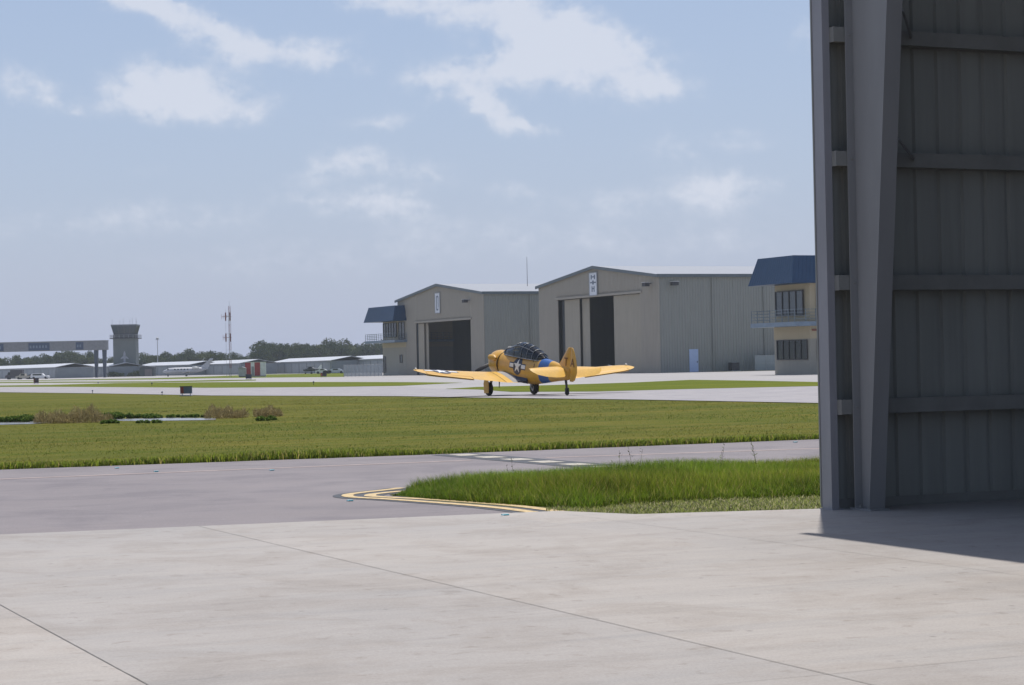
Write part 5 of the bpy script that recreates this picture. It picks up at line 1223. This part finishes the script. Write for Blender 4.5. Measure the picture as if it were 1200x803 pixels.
# shrubs at the tower foot
for i, (px, w_, lab) in enumerate(((133, 3.2, 'dark round shrub at the left foot of the control tower'), (141, 2.2, 'small dark shrub left of the control tower door'), (154, 2.8, 'dark shrub right of the control tower door'), (161.5, 3.0, 'dark round shrub at the right foot of the control tower'))):
    x, y = AT(px, 690)
    t = thing('tower_shrub', (x, y, .02), lab, 'shrub', 'shrubs at the tower foot')
    o = bpy.data.objects.new('foliage', bush_mesh('foliage', w_, 2, 2.4 if i in (0, 3) else 1.5, 900, ((.03, .05, .015), (.06, .085, .025)), .35, 70+i)); COL.objects.link(o); o.parent = t
    m_ = MB(); m_.tube((0, 0, 0), (0, 0, 1), .08, .05, n=5); m_.build('stem', M_bark, t)

# ------------------------------------------------------------------ haze
mh, nt, b = nodes('haze_air'); nt.nodes.remove(b)
pv = N(nt, 'ShaderNodeVolumePrincipled'); pv.inputs['Color'].default_value = (.80, .88, 1.0, 1); pv.inputs['Density'].default_value = .00013; pv.inputs['Anisotropy'].default_value = .3
nt.links.new(pv.outputs[0], nt.nodes['Material Output'].inputs['Volume'])
m_ = MB(); m_.box(-910, 910, -90, 1510, -1, 26); tag(m_.build('haze', mh), 'thin pale blue air haze over the airfield', 'haze', None, 'stuff')

# ------------------------------------------------------------------ light
SE = 72.5; SAZ = math.atan2(.15, .99)
to_sun = Vector((math.sin(SAZ)*math.cos(R(SE)), math.cos(SAZ)*math.cos(R(SE)), math.sin(R(SE))))
sl = bpy.data.lights.new('sun', 'SUN'); sl.energy = 3.6; sl.angle = R(.55); sl.color = (1, .955, .90)
so = bpy.data.objects.new('sun', sl); COL.objects.link(so); so.rotation_euler = to_sun.to_track_quat('Z', 'Y').to_euler(); so.location = (0, 0, 60)
W = bpy.data.worlds.new('World'); scene.world = W; W.use_nodes = True; nt = W.node_tree
bg = nt.nodes['Background']; STR = .10; bg.inputs[1].default_value = STR
sky = N(nt, 'ShaderNodeTexSky'); sky.sky_type = 'NISHITA'; sky.sun_disc = False; sky.sun_elevation = R(SE); sky.sun_rotation = SAZ; sky.air_density = 1.0; sky.dust_density = 1.5; sky.ozone_density = 2.5; sky.altitude = 0
tc = N(nt, 'ShaderNodeTexCoord'); sx = N(nt, 'ShaderNodeSeparateXYZ'); nt.links.new(tc.outputs['Generated'], sx.inputs[0])
def Mth(op, a, b=None, c=None, clamp=False):
    n = N(nt, 'ShaderNodeMath', operation=op); n.use_clamp = clamp
    for i, q in enumerate((a, b, c)):
        if q is None: continue
        if isinstance(q, (int, float)): n.inputs[i].default_value = q
        else: nt.links.new(q, n.inputs[i])
    return n.outputs[0]
az = Mth('ARCTAN2', sx.outputs[0], sx.outputs[1]); el = Mth('ARCSINE', sx.outputs[2])
cv = N(nt, 'ShaderNodeCombineXYZ'); nt.links.new(az, cv.inputs[0]); nt.links.new(el, cv.inputs[1])
def wn(scale, detail, st, dist=0, off=(0, 0, 0)):
    mp = N(nt, 'ShaderNodeMapping'); mp.inputs['Scale'].default_value = st; mp.inputs['Location'].default_value = off; nt.links.new(cv.outputs[0], mp.inputs[0])
    n = N(nt, 'ShaderNodeTexNoise'); n.inputs['Scale'].default_value = scale; n.inputs['Detail'].default_value = detail; n.inputs['Roughness'].default_value = .58; n.inputs['Distortion'].default_value = dist
    nt.links.new(mp.outputs[0], n.inputs['Vector']); return n
fb = wn(34, 10, (1, 1.6, 1), .1); fb2 = wn(120, 8, (1, 1.3, 1), .1, (3, 1, 0))
wv = wn(55, 7, (1, 1, 1), 0, (7, 2, 0))
wp = N(nt, 'ShaderNodeVectorMath', operation='MULTIPLY_ADD'); nt.links.new(wv.outputs['Color'], wp.inputs[0]); wp.inputs[1].default_value = (.030, .018, 0); nt.links.new(cv.outputs[0], wp.inputs[2])
def dirof(px, py):
    d = ray(px, py).normalized(); return math.atan2(d.x, d.y), math.asin(d.z)
CL = [(665, 58, 110, 34, 14, .6), (592, 140, 34, 12, 22, .35), (500, 205, 40, 14, 10, .5), (860, 215, 30, 16, 5, .5), (40, 104, 42, 20, 25, .85), (78, 125, 25, 9, 20, .5), (150, 2, 75, 10, 8, .75), (220, 22, 60, 17, 22, 1.0), (300, 58, 85, 20, 12, .95), (388, 64, 38, 20, 0, .9),
      (175, 98, 50, 28, -8, 1.0), (235, 108, 72, 28, 8, 1.15), (215, 124, 85, 14, 3, .8),
      (520, 8, 95, 20, 8, .95), (430, 2, 40, 9, 0, .5), (645, 40, 58, 40, 0, 1.15), (700, 75, 85, 36, 18, 1.15), (575, 86, 88, 26, -6, .95), (770, 103, 45, 16, 8, .9), (525, 96, 45, 17, 0, .7), (610, 12, 34, 12, -30, .5),
      (572, 124, 27, 13, 25, 1.1), (614, 150, 32, 11, 10, 1.05), (447, 141, 42, 10, -3, .55), (435, 188, 58, 17, 10, .78), (380, 200, 50, 16, -10, .5), (400, 236, 75, 18, 4, .70), (475, 240, 50, 20, 12, .62),
      (605, 228, 42, 16, 10, .5), (790, 178, 40, 18, 10, .5), (865, 165, 40, 16, 4, .45), (835, 228, 58, 26, 5, .8), (912, 213, 16, 7, 0, .5), (720, 238, 60, 18, 5, .42), (180, 200, 28, 8, 0, .3), (90, 262, 140, 22, -2, .40), (240, 255, 90, 20, 0, .34), (560, 275, 200, 26, 0, .36), (800, 285, 160, 24, 0, .34), (945, 40, 22, 26, 0, .45), (330, 310, 220, 24, 0, .3)]
tot = None
for (px, py, rx, ry, ang, amp) in CL:
    a0, e0 = dirof(px, py)
    mp = N(nt, 'ShaderNodeMapping'); mp.vector_type = 'TEXTURE'
    mp.inputs['Location'].default_value = (a0+.015, e0+.009, 0); mp.inputs['Rotation'].default_value = (0, 0, -R(ang)+ROLL); mp.inputs['Scale'].default_value = (rx/F, ry/F, 1)
    nt.links.new(wp.outputs[0], mp.inputs[0])
    ln = N(nt, 'ShaderNodeVectorMath', operation='DOT_PRODUCT'); nt.links.new(mp.outputs[0], ln.inputs[0]); nt.links.new(mp.outputs[0], ln.inputs[1])
    g = Mth('EXPONENT', Mth('MULTIPLY', ln.outputs['Value'], -1.15)); g = Mth('MULTIPLY', g, amp)
    tot = g if tot is None else Mth('ADD', tot, g)
# ordinary scattered cloud outside the photographed window
out = Mth('MULTIPLY', Mth('SUBTRACT', Mth('ABSOLUTE', az), .30), 4.0, clamp=True)
fbw = wn(5, 8, (1, 2.2, 1), .3, (11, 4, 0))
oth = Mth('MULTIPLY', Mth('SUBTRACT', fbw.outputs[0], .42), 2.2, clamp=False); oth = Mth('MAXIMUM', oth, 0.0)
hi_ = Mth('MULTIPLY', Mth('SUBTRACT', el, .22), 5.0, clamp=True); sel = Mth('MAXIMUM', out, hi_); tot = Mth('ADD', tot, Mth('MULTIPLY', oth, sel))
nz = Mth('ADD', Mth('MULTIPLY', Mth('SUBTRACT', fb.outputs[0], .5), 2.3), Mth('MULTIPLY', Mth('SUBTRACT', fb2.outputs[0], .5), 1.5))
nz = Mth('MULTIPLY', nz, Mth('MINIMUM', Mth('MULTIPLY', tot, 1.6), 1.0))
dens = Mth('ADD', tot, nz)
mr = N(nt, 'ShaderNodeMapRange'); mr.interpolation_type = 'SMOOTHSTEP'; nt.links.new(dens, mr.inputs[0]); mr.inputs[1].default_value = .02; mr.inputs[2].default_value = 1.35; mr.inputs[3].default_value = 0; mr.inputs[4].default_value = .80
den = mr.outputs[0]
# veil: the humid air whitens the sky towards the horizon
veil = Mth('EXPONENT', Mth('MULTIPLY', Mth('MAXIMUM', el, 0.0), -3.5)); veil = Mth('MULTIPLY', veil, .80)
k = 1/STR
c_ = mixc(nt, veil, sky.outputs[0], (.395*k, .450*k, .630*k))
c_ = mixc(nt, den, c_, (.61*k, .642*k, .725*k))
nt.links.new(c_, bg.inputs[0])

# ------------------------------------------------------------------ render settings
vs_ = scene.view_settings; vs_.view_transform = 'Standard'; vs_.look = 'None'; vs_.exposure = .2; vs_.gamma = 1; vs_.use_curve_mapping = False
scene.render.engine = 'CYCLES'; scene.cycles.volume_bounces = 1; scene.cycles.max_bounces = 8; scene.cycles.transparent_max_bounces = 16
scene.render.resolution_x = 1024; scene.render.resolution_y = 685
